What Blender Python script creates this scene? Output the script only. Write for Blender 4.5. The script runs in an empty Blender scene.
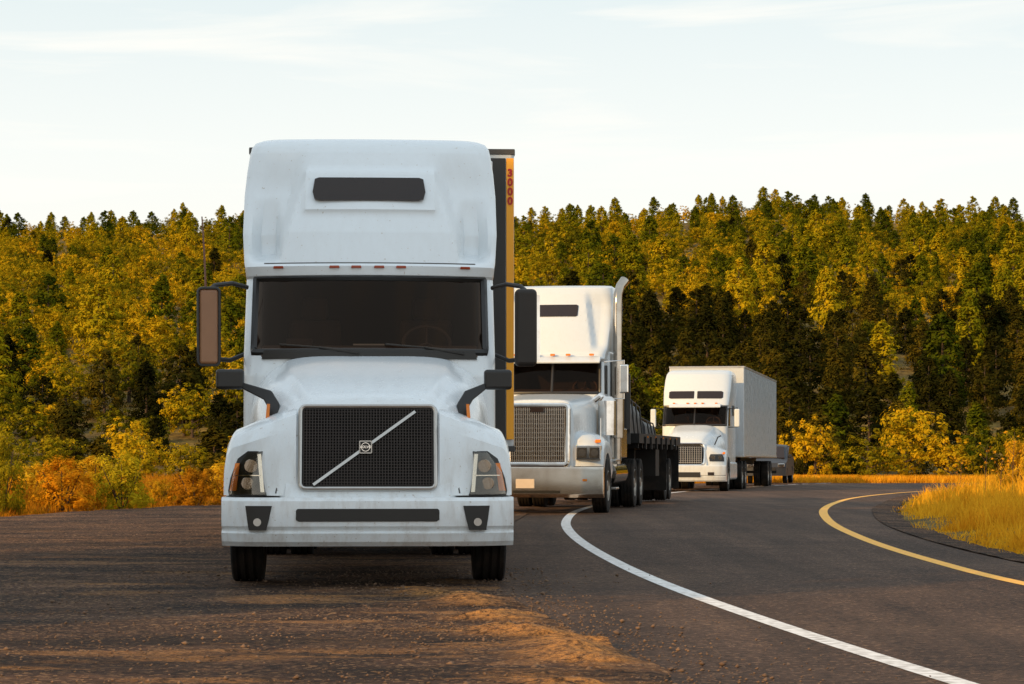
import bpy, math, random
import numpy as np
from mathutils import Vector, Matrix
rng=np.random.default_rng(7); random.seed(7)
scene=bpy.context.scene; COL=scene.collection
R=math.radians
# ------------------------------------------------------------------ materials
def new_mat(name):
    m=bpy.data.materials.new(name); m.use_nodes=True
    return m,m.node_tree.nodes,m.node_tree.links,m.node_tree.nodes['Principled BSDF']
def plain(name,c,rough=.5,metal=0,coat=0,noise=0,c2=None,scale=6,bump=0,bscale=60,spec=.5):
    m,N,L,P=new_mat(name)
    P.inputs['Base Color'].default_value=(*c,1); P.inputs['Roughness'].default_value=rough
    P.inputs['Metallic'].default_value=metal; P.inputs['Coat Weight'].default_value=coat
    P.inputs['Specular IOR Level'].default_value=spec
    tc=N.new('ShaderNodeTexCoord')
    n=N.new('ShaderNodeTexNoise'); n.inputs['Scale'].default_value=scale; n.inputs['Detail'].default_value=6
    L.new(tc.outputs['Object'],n.inputs['Vector'])
    if c2 is None: c2=tuple(x*.7 for x in c)
    mx=N.new('ShaderNodeMix'); mx.data_type='RGBA'
    mx.inputs['A'].default_value=(*c,1); mx.inputs['B'].default_value=(*c2,1)
    rp=N.new('ShaderNodeMapRange'); rp.inputs['From Min'].default_value=.42; rp.inputs['From Max'].default_value=.75
    rp.inputs['To Max'].default_value=noise if noise else .35
    L.new(n.outputs['Fac'],rp.inputs['Value']); L.new(rp.outputs['Result'],mx.inputs['Factor']); L.new(mx.outputs['Result'],P.inputs['Base Color'])
    if bump:
        n2=N.new('ShaderNodeTexNoise'); n2.inputs['Scale'].default_value=bscale; n2.inputs['Detail'].default_value=4
        b=N.new('ShaderNodeBump'); b.inputs['Strength'].default_value=bump; b.inputs['Distance'].default_value=.02
        L.new(tc.outputs['Object'],n2.inputs['Vector']); L.new(n2.outputs['Fac'],b.inputs['Height']); L.new(b.outputs['Normal'],P.inputs['Normal'])
    return m
def paint_mat(name,c,dirt=(.33,.26,.19),z0=.3,z1=1.9):
    m,N,L,P=new_mat(name)
    P.inputs['Roughness'].default_value=.28; P.inputs['Coat Weight'].default_value=.4; P.inputs['Coat Roughness'].default_value=.12
    tc=N.new('ShaderNodeTexCoord'); sp=N.new('ShaderNodeSeparateXYZ'); L.new(tc.outputs['Object'],sp.inputs[0])
    mp=N.new('ShaderNodeMapRange'); mp.inputs['From Min'].default_value=z1; mp.inputs['From Max'].default_value=z0
    mp.inputs['To Min'].default_value=.08; mp.inputs['To Max'].default_value=.65
    L.new(sp.outputs['Z'],mp.inputs['Value'])
    n=N.new('ShaderNodeTexNoise'); n.inputs['Scale'].default_value=5; n.inputs['Detail'].default_value=8; n.inputs['Roughness'].default_value=.7
    mpg=N.new('ShaderNodeMapping'); mpg.inputs['Scale'].default_value=(2,2,.6)
    L.new(tc.outputs['Object'],mpg.inputs['Vector']); L.new(mpg.outputs[0],n.inputs['Vector'])
    mr=N.new('ShaderNodeMapRange'); mr.inputs['From Min'].default_value=.4; mr.inputs['From Max'].default_value=.8; L.new(n.outputs['Fac'],mr.inputs['Value'])
    mu=N.new('ShaderNodeMath'); mu.operation='MULTIPLY'; L.new(mp.outputs[0],mu.inputs[0]); L.new(mr.outputs[0],mu.inputs[1])
    n3=N.new('ShaderNodeTexNoise'); n3.inputs['Scale'].default_value=38; n3.inputs['Detail'].default_value=2; L.new(tc.outputs['Object'],n3.inputs['Vector'])
    m3=N.new('ShaderNodeMapRange'); m3.inputs['From Min'].default_value=.68; m3.inputs['From Max'].default_value=.76; m3.inputs['To Max'].default_value=.6; L.new(n3.outputs['Fac'],m3.inputs['Value'])
    ad=N.new('ShaderNodeMath'); ad.operation='ADD'; ad.use_clamp=True; L.new(mu.outputs[0],ad.inputs[0]); L.new(m3.outputs[0],ad.inputs[1])
    mx=N.new('ShaderNodeMix'); mx.data_type='RGBA'; mx.inputs['A'].default_value=(*c,1); mx.inputs['B'].default_value=(*dirt,1)
    L.new(ad.outputs[0],mx.inputs['Factor']); L.new(mx.outputs['Result'],P.inputs['Base Color'])
    mr2=N.new('ShaderNodeMapRange'); mr2.inputs['To Min'].default_value=.25; mr2.inputs['To Max'].default_value=.7
    L.new(ad.outputs[0],mr2.inputs['Value']); L.new(mr2.outputs[0],P.inputs['Roughness'])
    return m
def glass_mat(name,tint=(.35,.33,.3),spec=1.5,gl=(.9,.88,.85)):
    m,N,L,P=new_mat(name); N.remove(P); out=N['Material Output']
    t=N.new('ShaderNodeBsdfTransparent'); t.inputs[0].default_value=(*tint,1)
    g=N.new('ShaderNodeBsdfGlossy'); g.inputs['Roughness'].default_value=.04; g.inputs[0].default_value=(*gl,1)
    f=N.new('ShaderNodeFresnel'); f.inputs[0].default_value=spec
    mx=N.new('ShaderNodeMixShader'); L.new(f.outputs[0],mx.inputs[0]); L.new(t.outputs[0],mx.inputs[1]); L.new(g.outputs[0],mx.inputs[2]); L.new(mx.outputs[0],out.inputs[0])
    return m
M={}
M['white']=paint_mat('white_truck_paint',(.73,.78,.81))
M['white2']=paint_mat('off_white_truck_paint',(.57,.62,.65))
M['trailer']=paint_mat('white_trailer_panel',(.50,.545,.575),z0=.9,z1=4.5)
M['silver']=plain('dark_blue_grey_car_paint',(.03,.033,.04),.4,noise=.4,spec=.3)
M['black']=plain('black_plastic',(.010,.009,.008),.4)
M['mirror_case']=plain('dark_mirror_plastic',(.024,.019,.016),.4,spec=.3)
M['mirror_sunlit']=plain('sunlit_painted_mirror_housing',(.28,.13,.06),.35)  # same plastic as the other mirror, with sunlight painted into the colour
M['frame']=plain('dark_frame_steel',(.010,.009,.008),.6,spec=.25)
M['chrome']=plain('dusty_chrome',(.80,.77,.73),.10,1,noise=.45,c2=(.45,.36,.27),scale=7)
M['stack']=plain('heat_stained_chrome_pipe',(.50,.45,.39),.12,1,noise=.6,c2=(.22,.16,.11),scale=3)
M['bumpermetal']=plain('polished_metal_bumper',(.66,.60,.52),.22,1,noise=.6,c2=(.36,.28,.20),scale=3)
M['brush']=plain('brushed_aluminium',(.5,.48,.45),.32,.8,noise=.4)
M['rubber']=plain('tyre_rubber',(.012,.011,.010),.85,noise=.6,c2=(.05,.035,.025),scale=4,bump=.3,spec=.2)
M['rim']=plain('dirty_wheel_steel',(.3,.27,.23),.45,.6,noise=.7,c2=(.1,.07,.045))
M['grille']=plain('dark_grille_mesh',(.03,.022,.018),.5,.4)
M['grillebars']=plain('bright_grille_bars',(.55,.52,.48),.25,.9)
M['glass']=glass_mat('windscreen_glass',(.42,.35,.30),1.31,(.55,.42,.33))
M['darkglass']=plain('dark_tinted_glass',(.020,.012,.009),.12,0,spec=.4)
M['lens']=glass_mat('headlight_lens',(.9,.88,.85),1.55)
M['lamp']=plain('lamp_reflector',(.8,.77,.72),.12,1)
M['lampdark']=plain('smoked_lamp_reflector',(.30,.25,.20),.18,1)
M['amber']=plain('amber_lens',(.75,.2,.02),.25)
M['redlens']=plain('dull_red_marker_lens',(.34,.05,.015),.35)
M['antenna']=plain('brown_antenna_rod',(.16,.06,.03),.5)
M['interior']=plain('dark_cab_trim',(.020,.014,.011),.8)
M['dash']=plain('brown_dashboard',(.11,.072,.050),.6)
M['seat']=plain('brown_seat_cloth',(.055,.035,.025),.9)
M['paper']=plain('paper',(.6,.58,.52),.8)
M['yellow']=plain('yellow_orange_panel',(.95,.40,.015),.45,noise=.2)
M['redtext']=plain('red_lettering',(.45,.008,.006),.5)
M['dgrey']=plain('grey_rail',(.05,.045,.04),.5)
M['plate']=plain('number_plate_paint',(.55,.46,.36),.5)
M['tarp']=plain('dark_tarpaulin',(.025,.025,.028),.5,bump=.5,bscale=8)
M['wood']=plain('weathered_deck_timber',(.1,.07,.045),.8)
M['bark']=plain('tree_bark',(.06,.038,.025),.9,bump=.6,bscale=30)
M['linew']=plain('white_road_paint',(.80,.78,.75),.6,noise=.8,c2=(.22,.18,.14),scale=11)
M['liney']=plain('yellow_road_paint',(.92,.44,.012),.6,noise=.5,c2=(.4,.2,.03),scale=14)
def ground_mat(name,cols,scales,bump=.5,bs=40,rough=.9,speck=None,sun_streak=None,streak=(1.6,.09,1),sk=(.7,1.25),bd=.03,crack=0,mult=(.4,1.6)):
    m,N,L,P=new_mat(name); P.inputs['Roughness'].default_value=rough; P.inputs['Specular IOR Level'].default_value=.2
    g=N.new('ShaderNodeNewGeometry')
    def noise(s,d=8,r=.6,stretch=None):
        n=N.new('ShaderNodeTexNoise'); n.inputs['Scale'].default_value=s; n.inputs['Detail'].default_value=d; n.inputs['Roughness'].default_value=r
        if stretch:
            mp=N.new('ShaderNodeMapping'); mp.inputs['Scale'].default_value=stretch; L.new(g.outputs['Position'],mp.inputs[0]); L.new(mp.outputs[0],n.inputs['Vector'])
        else: L.new(g.outputs['Position'],n.inputs['Vector'])
        return n
    n1=noise(scales[0]); cr=N.new('ShaderNodeValToRGB'); L.new(n1.outputs['Fac'],cr.inputs[0])
    el=cr.color_ramp.elements; el[0].position=.3; el[1].position=.72
    el[0].color=(*cols[0],1); el[1].color=(*cols[-1],1)
    for i,c in enumerate(cols[1:-1]):
        e=el.new(.3+.42*(i+1)/(len(cols)-1)); e.color=(*c,1)
    n2=noise(scales[1],3,.7); mr=N.new('ShaderNodeMapRange'); mr.inputs['From Min'].default_value=.3; mr.inputs['From Max'].default_value=.7
    mr.inputs['To Min'].default_value=mult[0]; mr.inputs['To Max'].default_value=mult[1]; L.new(n2.outputs['Fac'],mr.inputs['Value'])
    mu=N.new('ShaderNodeMix'); mu.data_type='RGBA'; mu.blend_type='MULTIPLY'; mu.inputs['Factor'].default_value=1
    L.new(cr.outputs[0],mu.inputs['A']); L.new(mr.outputs[0],mu.inputs['B']); last=mu.outputs['Result']
    if speck:
        v=N.new('ShaderNodeTexVoronoi'); v.inputs['Scale'].default_value=speck[0]; L.new(g.outputs['Position'],v.inputs['Vector'])
        sp=N.new('ShaderNodeSeparateColor'); L.new(v.outputs['Color'],sp.inputs[0])
        m2=N.new('ShaderNodeMapRange'); m2.inputs['From Min'].default_value=speck[1]; m2.inputs['From Max'].default_value=speck[1]+.08; L.new(sp.outputs[0],m2.inputs['Value'])
        mx=N.new('ShaderNodeMix'); mx.data_type='RGBA'; L.new(m2.outputs[0],mx.inputs['Factor']); L.new(last,mx.inputs['A']); mx.inputs['B'].default_value=(*speck[2],1); last=mx.outputs['Result']
    n4=noise(1,5,.6,streak); m4=N.new('ShaderNodeMapRange'); m4.inputs['From Min'].default_value=.35; m4.inputs['From Max'].default_value=.65; m4.inputs['To Min'].default_value=sk[0]; m4.inputs['To Max'].default_value=sk[1]
    L.new(n4.outputs['Fac'],m4.inputs['Value'])
    mu2=N.new('ShaderNodeMix'); mu2.data_type='RGBA'; mu2.blend_type='MULTIPLY'; mu2.inputs['Factor'].default_value=1
    L.new(last,mu2.inputs['A']); L.new(m4.outputs[0],mu2.inputs['B']); last=mu2.outputs['Result']
    if sun_streak:
        at=N.new('ShaderNodeAttribute'); at.attribute_name='sun_streak'; n5=noise(20,6,.85); ms=N.new('ShaderNodeMapRange'); ms.inputs['From Min'].default_value=.40; ms.inputs['From Max'].default_value=.58; L.new(n5.outputs['Fac'],ms.inputs['Value'])
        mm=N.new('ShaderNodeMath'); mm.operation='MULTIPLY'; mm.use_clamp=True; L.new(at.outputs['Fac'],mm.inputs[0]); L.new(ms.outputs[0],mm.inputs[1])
        mx=N.new('ShaderNodeMix'); mx.data_type='RGBA'; L.new(mm.outputs[0],mx.inputs['Factor']); L.new(last,mx.inputs['A']); mx.inputs['B'].default_value=(*sun_streak,1); last=mx.outputs['Result']
    nb=noise(bs,6,.7); hgt=nb.outputs['Fac']
    if crack:
        nd=noise(1.7,4,.6); va=N.new('ShaderNodeVectorMath'); va.operation='SCALE'; va.inputs['Scale'].default_value=1.1; L.new(nd.outputs['Color'],va.inputs[0])
        ad=N.new('ShaderNodeVectorMath'); ad.operation='ADD'; L.new(va.outputs[0],ad.inputs[0]); L.new(g.outputs['Position'],ad.inputs[1])
        vc=N.new('ShaderNodeTexVoronoi'); vc.feature='DISTANCE_TO_EDGE'; vc.inputs['Scale'].default_value=.8; L.new(ad.outputs[0],vc.inputs['Vector'])
        mc=N.new('ShaderNodeMapRange'); mc.inputs['From Min'].default_value=.004; mc.inputs['From Max'].default_value=.022; mc.inputs['To Min'].default_value=1-crack; L.new(vc.outputs['Distance'],mc.inputs['Value'])
        mk=N.new('ShaderNodeMix'); mk.data_type='RGBA'; mk.blend_type='MULTIPLY'; mk.inputs['Factor'].default_value=1; L.new(last,mk.inputs['A']); L.new(mc.outputs[0],mk.inputs['B']); last=mk.outputs['Result']
    L.new(last,P.inputs['Base Color'])
    b=N.new('ShaderNodeBump'); b.inputs['Strength'].default_value=bump; b.inputs['Distance'].default_value=bd
    L.new(hgt,b.inputs['Height']); L.new(b.outputs['Normal'],P.inputs['Normal'])
    return m
M['asphalt']=ground_mat('worn_asphalt',[(.046,.026,.017),(.072,.042,.027),(.108,.064,.040)],(.35,14),.8,55,.8,(45,.88,(.20,.12,.07)),crack=.35)
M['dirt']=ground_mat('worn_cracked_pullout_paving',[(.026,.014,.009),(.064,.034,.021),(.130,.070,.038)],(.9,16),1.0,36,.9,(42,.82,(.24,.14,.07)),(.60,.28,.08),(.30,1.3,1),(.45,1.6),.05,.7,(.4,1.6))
M['earth']=ground_mat('dry_grassy_earth',[(.05,.036,.010),(.13,.085,.018),(.25,.155,.028)],(.08,1.5),.6,4,1)
def foliage(name,cols,nscale=6,transl=.35):
    m,N,L,P=new_mat(name); N.remove(P); out=N['Material Output']
    tc=N.new('ShaderNodeTexCoord'); oi=N.new('ShaderNodeObjectInfo')
    n=N.new('ShaderNodeTexNoise'); n.inputs['Scale'].default_value=nscale; n.inputs['Detail'].default_value=5; n.inputs['Roughness'].default_value=.75
    L.new(tc.outputs['Object'],n.inputs['Vector'])
    mr=N.new('ShaderNodeMapRange'); mr.inputs['From Min'].default_value=.3; mr.inputs['From Max'].default_value=.7; mr.inputs['To Min'].default_value=-.3; mr.inputs['To Max'].default_value=.45
    L.new(n.outputs['Fac'],mr.inputs['Value'])
    a=N.new('ShaderNodeMath'); a.operation='MULTIPLY_ADD'; a.inputs[1].default_value=.75; L.new(oi.outputs['Random'],a.inputs[0]); L.new(mr.outputs[0],a.inputs[2])
    cr=N.new('ShaderNodeValToRGB'); L.new(a.outputs[0],cr.inputs[0]); el=cr.color_ramp.elements
    el[0].color=(*cols[0],1); el[1].color=(*cols[-1],1)
    for i,c in enumerate(cols[1:-1]):
        e=el.new((i+1)/(len(cols)-1)); e.color=(*c,1)
    d=N.new('ShaderNodeBsdfDiffuse'); t=N.new('ShaderNodeBsdfTranslucent'); L.new(cr.outputs[0],d.inputs[0]); L.new(cr.outputs[0],t.inputs[0])
    mx=N.new('ShaderNodeMixShader'); mx.inputs[0].default_value=transl; L.new(d.outputs[0],mx.inputs[1]); L.new(t.outputs[0],mx.inputs[2]); L.new(mx.outputs[0],out.inputs[0])
    return m
M['pine']=foliage('pine_needles',[(.032,.044,.004),(.11,.118,.005),(.28,.225,.007),(.47,.31,.009)],5,.22)
M['oak']=foliage('oak_and_juniper_leaves',[(.055,.060,.005),(.18,.15,.006),(.40,.265,.008),(.57,.33,.010)],4,.22)
M['darkpine']=foliage('shaded_evergreen_needles',[(.009,.010,.003),(.022,.022,.004),(.055,.046,.006),(.13,.09,.008)],6,.2)  # darker copy of the needles with hillside shade painted into the colour
M['shrubgold']=foliage('golden_shrub_leaves',[(.25,.14,.01),(.5,.28,.012),(.7,.41,.018),(.75,.5,.03)],4,.35)
M['shruborange']=foliage('golden_orange_shrub_leaves',[(.28,.12,.008),(.58,.25,.010),(.75,.34,.012),(.78,.43,.02)],4,.35)
M['shrubgreen']=foliage('yellow_green_shrub_leaves',[(.18,.14,.008),(.4,.31,.012),(.62,.46,.018),(.7,.5,.03)],4,.35)
M['grass']=foliage('dry_golden_grass',[(.26,.09,.008),(.72,.32,.016),(.96,.52,.03),(.7,.27,.015)],1.6,.35)
# ------------------------------------------------------------------ mesh helpers
def tag(o,label=None,cat=None,group=None,kind=None):
    if label: o['label']=label
    if cat: o['category']=cat
    if group: o['group']=group
    if kind: o['kind']=kind
    return o
def thing(name,label,cat,loc=(0,0,0),rot=(0,0,0),group=None):
    o=bpy.data.objects.new(name,None); COL.objects.link(o); o.empty_display_size=.2
    o.location=loc; o.rotation_euler=rot; return tag(o,label,cat,group)
class MB:
    def __init__(s): s.v=[]; s.f=[]
    def add(s,v,f):
        b=len(s.v); s.v+= [tuple(map(float,p)) for p in v]; s.f+=[tuple(b+i for i in q) for q in f]; return s
    def box(s,x0,x1,y0,y1,z0,z1):
        return s.add([(x0,y0,z0),(x1,y0,z0),(x1,y1,z0),(x0,y1,z0),(x0,y0,z1),(x1,y0,z1),(x1,y1,z1),(x0,y1,z1)],
          [(3,2,1,0),(4,5,6,7),(0,1,5,4),(1,2,6,5),(2,3,7,6),(3,0,4,7)])
    def loft(s,rings,closed=True,cap=True,skip=None):
        n=len(rings[0]); m=len(rings); v=[p for r in rings for p in r]; f=[]
        for i in range(m-1):
            for j in range(n if closed else n-1):
                if skip and skip(i,j): continue
                k=(j+1)%n; f.append((i*n+j,i*n+k,(i+1)*n+k,(i+1)*n+j))
        if cap: f.append(tuple(range(n-1,-1,-1))); f.append(tuple((m-1)*n+j for j in range(n)))
        return s.add(v,f)
    def cyl(s,p0,p1,r0,r1=None,n=18):
        if r1 is None: r1=r0
        return s.tube([p0,p1],[r0,r1],n)
    def tube(s,pts,r,n=8,closed=False,cap=True):
        pts=[Vector(p) for p in pts]; m=len(pts); rs=r if isinstance(r,(list,tuple)) else [r]*m; rings=[]; up=None
        for i,p in enumerate(pts):
            a=pts[(i-1)%m] if (closed or i>0) else p; b=pts[(i+1)%m] if (closed or i<m-1) else p
            t=(b-a).normalized()
            if up is None: up=Vector((0,0,1)) if abs(t.z)<.9 else Vector((0,1,0))
            x=t.cross(up).normalized(); up=x.cross(t).normalized()
            rings.append([tuple(p+rs[i]*(math.cos(2*math.pi*k/n)*x+math.sin(2*math.pi*k/n)*up)) for k in range(n)])
        if closed: rings.append(rings[0]); cap=False
        return s.loft(rings,True,cap)
    def prism_x(s,poly,x0,x1): return s.loft([[(x0,a,b) for a,b in poly],[(x1,a,b) for a,b in poly]])
    def prism_y(s,poly,y0,y1): return s.loft([[(a,y0,b) for a,b in poly],[(a,y1,b) for a,b in poly]])
    def rev_x(s,prof,c,n=36):
        rings=[[(c[0]+x,c[1]+r*math.cos(2*math.pi*k/n),c[2]+r*math.sin(2*math.pi*k/n)) for x,r in prof] for k in range(n+1)]
        return s.loft(rings,False,False)
    def patch(s,yf,rows,nx=14,off=.006,th=.03):
        P=[]; 
        for z,a,b in rows: P.append([(a+(b-a)*j/nx,yf(a+(b-a)*j/nx,z)-off,z) for j in range(nx+1)])
        rings=[]
        for r in P: rings.append(r+[(x,y+th,z) for x,y,z in reversed(r)])
        return s.loft(rings)
    def build(s,name,mat,parent=None,smooth=True,ang=35,bevel=0,seg=2):
        me=bpy.data.meshes.new(name); me.from_pydata(s.v,[],s.f); me.validate(); me.update()
        import bmesh
        bm=bmesh.new(); bm.from_mesh(me); bmesh.ops.recalc_face_normals(bm,faces=bm.faces); bm.to_mesh(me); bm.free()
        me.materials.append(mat if not isinstance(mat,str) else M[mat])
        if smooth:
            me.polygons.foreach_set('use_smooth',[True]*len(me.polygons))
            try: me.set_sharp_from_angle(angle=R(ang))
            except Exception: pass
        o=bpy.data.objects.new(name,me); COL.objects.link(o)
        if parent: o.parent=parent
        if bevel:
            b=o.modifiers.new('bevel','BEVEL'); b.width=bevel; b.segments=seg; b.limit_method='ANGLE'; b.angle_limit=R(40); b.harden_normals=True
        return o
def text_obj(name,body,size,mat,parent,loc,rot,ext=.003,bold=.0,ax=1.0):
    cu=bpy.data.curves.new('t','FONT'); cu.body=body; cu.size=size; cu.extrude=ext; cu.align_x='CENTER'; cu.align_y='CENTER'; cu.offset=bold
    t=bpy.data.objects.new('t',cu); COL.objects.link(t); bpy.context.view_layer.update()
    me=bpy.data.meshes.new_from_object(t.evaluated_get(bpy.context.evaluated_depsgraph_get()))
    bpy.data.objects.remove(t); me.materials.clear(); me.materials.append(M[mat])
    o=bpy.data.objects.new(name,me); COL.objects.link(o); o.parent=parent; o.location=loc; o.rotation_euler=rot; o.scale=(ax,1,1)
    return o
def lerp(a,b,t): return a+(b-a)*t
def clamp(v,a=0,b=1): return max(a,min(b,v))
# ------------------------------------------------------------------ noise
def vnoise(x,y,seed=0):
    x=np.asarray(x,float); y=np.asarray(y,float); xi=np.floor(x).astype(np.int64); yi=np.floor(y).astype(np.int64); xf=x-xi; yf=y-yi
    def h(a,b):
        n=(a*374761393+b*668265263+seed*982451653)&0xffffffff; n=((n^(n>>13))*1274126177)&0xffffffff; return ((n^(n>>16))&0xffff)/65535.
    u=xf*xf*(3-2*xf); v=yf*yf*(3-2*yf)
    return (h(xi,yi)*(1-u)+h(xi+1,yi)*u)*(1-v)+(h(xi,yi+1)*(1-u)+h(xi+1,yi+1)*u)*v
def fbm(x,y,o=4,seed=0):
    s=0;a=.5
    for i in range(o): s=s+a*vnoise(x*2**i,y*2**i,seed+i); a*=.5
    return s
# ------------------------------------------------------------------ terrain and road layout
def base(y): y=np.asarray(y,float); return -.0065*np.clip(y-45,0,80)
RD=440.; R0=130.
def hill(x,y):
    x=np.asarray(x,float); y=np.asarray(y,float); u=x/np.maximum(y,60)
    t=np.clip((y-R0)/(RD-R0),0,1); H=np.interp(u,[-.5,-.2,-.1,0,.06,.1,.14,.18,.21,.5],[38.5,40,41.5,41,42.5,44,43.5,41.5,42.5,40])
    z=H*(t**1.0)
    z=z+t*3.4*(fbm(x/55+5,y/55,3,3)-.45)*np.clip((1.2-t)*2,0.25,1)
    back=np.clip((y-RD-15)/500,0,1); z=z*(1-.5*back)
    return z
def smooth_fn(d,x):
    D=np.arange(-60,135,.5); X=np.interp(D,d,x); k=np.ones(13)/13; Xp=np.pad(X,6,mode='reflect',reflect_type='odd'); X=np.convolve(Xp,k,'valid')
    return lambda q: np.interp(q,D,X)
white=smooth_fn([-60,0,12.35,15.8,22,29,35.3,40,45.7,55,65,77,90,105,135],[16,4.05,2.31,1.87,1.27,.92,.80,.88,1.2,2.1,3.4,5.5,8.6,13,24])
yellow=smooth_fn([-60,0,12.35,20.8,24.8,29.9,37.5,45,52,61,68,75,80,95,135],[20,8,5.6,4.5,4.48,4.55,5.0,5.8,6.85,8.5,10.2,12.3,14.2,21,41])
rightE=smooth_fn([-60,0,12.35,20.8,25.5,31.5,38,45,50,56,63.6,68,75,83,95,135],[21.5,9.6,7.0,5.7,5.4,5.5,5.95,6.85,7.65,8.8,10.25,11.3,13.5,16.5,22.5,44])
leftR=smooth_fn([-60,0,12.35,16,21,28,35,45,60,80,135],[10,3.0,.7,.1,-.45,-.5,-.4,0.1,1.8,5.2,22])
shL=smooth_fn([-60,0,12,30,41,52,65,80,100,135],[-14,-13,-12.5,-10.8,-9.0,-6.6,-4.2,-.5,6,20])
DEND=110.
def terr(x,y):
    b=base(y)-.06; bank=np.clip((x-rightE(np.clip(y,-60,134))-.3)/3,0,1)*.36*np.clip((110-y)/30,0,1)
    lb=np.clip((shL(np.clip(y,-60,134))-.5-x)/4,0,1)*.15
    return b+bank+lb+hill(x,y)
def fast_data(name,v,f,mat,smooth=False):
    me=bpy.data.meshes.new(name); k=f.shape[1]; me.vertices.add(len(v)); me.vertices.foreach_set('co',np.ascontiguousarray(v,dtype=np.float32).ravel())
    me.loops.add(f.size); me.loops.foreach_set('vertex_index',np.ascontiguousarray(f,dtype=np.int32).ravel())
    me.polygons.add(len(f)); me.polygons.foreach_set('loop_start',np.arange(0,f.size,k,dtype=np.int32))
    if smooth: me.polygons.foreach_set('use_smooth',np.ones(len(f),dtype=bool))
    me.update(calc_edges=True); me.materials.append(M[mat]); return me
def fast_mesh(name,v,f,mat,smooth=False,parent=None):
    o=bpy.data.objects.new(name,fast_data(name,v,f,mat,smooth)); COL.objects.link(o); o.parent=parent; return o
def grid_mesh(name,X,Y,Z,mat,smooth=True,parent=None):
    m,n=X.shape; v=np.stack([X,Y,Z],-1).reshape(-1,3); idx=np.arange(m*n).reshape(m,n)
    f=np.stack([idx[:-1,:-1],idx[:-1,1:],idx[1:,1:],idx[1:,:-1]],-1).reshape(-1,4)
    return fast_mesh(name,v,f,mat,smooth,parent)
ys=np.unique(np.concatenate([np.arange(-60,120,2.5),np.arange(120,480,6),np.geomspace(480,5000,24)]))
xs=np.unique(np.concatenate([np.arange(-60,60,1.5),np.arange(60,260,8),-np.arange(60,260,8),np.geomspace(260,3500,18),-np.geomspace(260,3500,18)]))
X,Y=np.meshgrid(xs,ys); tag(grid_mesh('ground',X,Y,terr(X,Y),'earth'),kind='structure')
D=np.arange(-60,DEND+.1,.5); T=np.linspace(0,1,13)
X=leftR(D)[:,None]*(1-T)+rightE(D)[:,None]*T; Y=np.repeat(D[:,None],13,1)
tag(grid_mesh('road',X,Y,base(Y)+0*X,'asphalt'),kind='structure')
T=np.linspace(0,1,7); D2=np.arange(-60,DEND,.4); wv=.25+.28*fbm(D2*.7,D2*0,3,77)
X=rightE(D2)[:,None]-.12+(wv[:,None]+.12)*T; Y=np.repeat(D2[:,None],7,1); Zv=.012+.03*(fbm(X*3,Y*2,3,60)-.4)-.02*T
tag(grid_mesh('verge_strip',X,Y,base(Y)+np.clip(Zv,-.03,.04),'dirt'),kind='structure')
def line(name,fn,w,mat):
    X=fn(D)[:,None]+np.array([-w/2,w/2]); Y=np.repeat(D[:,None],2,1); return grid_mesh(name,X,Y,base(Y)+.004+0*X,mat)
tag(line('white_edge_line',white,.15,'linew'),kind='structure')
tag(line('yellow_edge_line',yellow,.16,'liney'),kind='structure')
Ds=np.concatenate([np.arange(-60,9,1.5),np.geomspace(9,34,1100),np.geomspace(34.1,DEND,240)]); n=420
Lb=leftR(Ds)+.25; Sl=shL(Ds); T=np.linspace(0,1,n)**.6
X=Sl[:,None]*(1-T)+Lb[:,None]*T; Y=np.repeat(Ds[:,None],n,1)
wob=1.1*(fbm(X*0+3,Y*.8,4,9)-.45); edge=Lb[:,None]+wob-X
Z=.014+.045*(fbm(X*.3,Y*.5,3,1)-.45)+.024*(fbm(X*1.6,Y*2.2,3,5)-.45)+.018*(fbm(X*9,Y*9,2,8)-.4)
under=np.exp(-((Y-22.5)/3.)**2)*np.exp(-((X+1.3)/2.2)**2); Z=Z*(1-.8*under)
# shallow pothole on the left
pot=np.exp(-(((X+2.9)/1.1)**2+((Y-17.2)/1.3)**2)**2)
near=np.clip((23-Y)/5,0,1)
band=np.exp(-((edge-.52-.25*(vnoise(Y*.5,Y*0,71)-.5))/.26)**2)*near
rip=fbm(X*1.3+Y*.35,Y*2.6-X*.3,4,51)     # ripples raised along the pavement edge to carry the painted sun streak
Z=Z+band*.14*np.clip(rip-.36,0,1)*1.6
Z=np.clip(Z,.004,None)-.0*pot; Z=Z*(1-.8*pot); Z=np.clip(Z,.003,None); Z=Z*np.clip(edge/.12,-1,1)
Z=np.where(edge<0,-.02,Z)+base(Y)
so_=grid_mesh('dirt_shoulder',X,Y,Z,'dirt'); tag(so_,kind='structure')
sun_streak=1.3*band*np.clip((rip-.37)*7,0,1)+.5*np.clip((fbm(X*.6,Y*2.4,4,21)-.57)*12,0,1)*np.clip((30-Y)/8,.3,1)*(1-pot)  # golden sunlight streaks painted into the paving colour
at=so_.data.attributes.new('sun_streak','FLOAT','POINT'); at.data.foreach_set('value',np.clip(sun_streak,0,1).astype(np.float32).ravel())
def stones(n):
    V=[];F=[]; b=0
    for i in range(n):
        d=random.uniform(11.5,24); x=random.uniform(-.22*d-.5,float(leftR(d))+.7) if random.random()<.5 else float(leftR(d))+random.gauss(-.1,.6); r=random.uniform(.004,.011) if random.random()<.95 else random.uniform(.011,.022)
        p=np.array([(1,0,0),(-1,0,0),(0,1,0),(0,-1,0),(0,0,1),(0,0,-1)],float)+rng.normal(0,.18,(6,3)); p*=r*np.array([1.2,1,.7]); p+=np.array([x,d,.012+r*.2]); V.append(p)
        F+= [(b+q[0],b+q[1],b+q[2]) for q in [(0,2,4),(2,1,4),(1,3,4),(3,0,4),(2,0,5),(1,2,5),(3,1,5),(0,3,5)]]; b+=6
    return np.concatenate(V),np.array(F)
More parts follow.
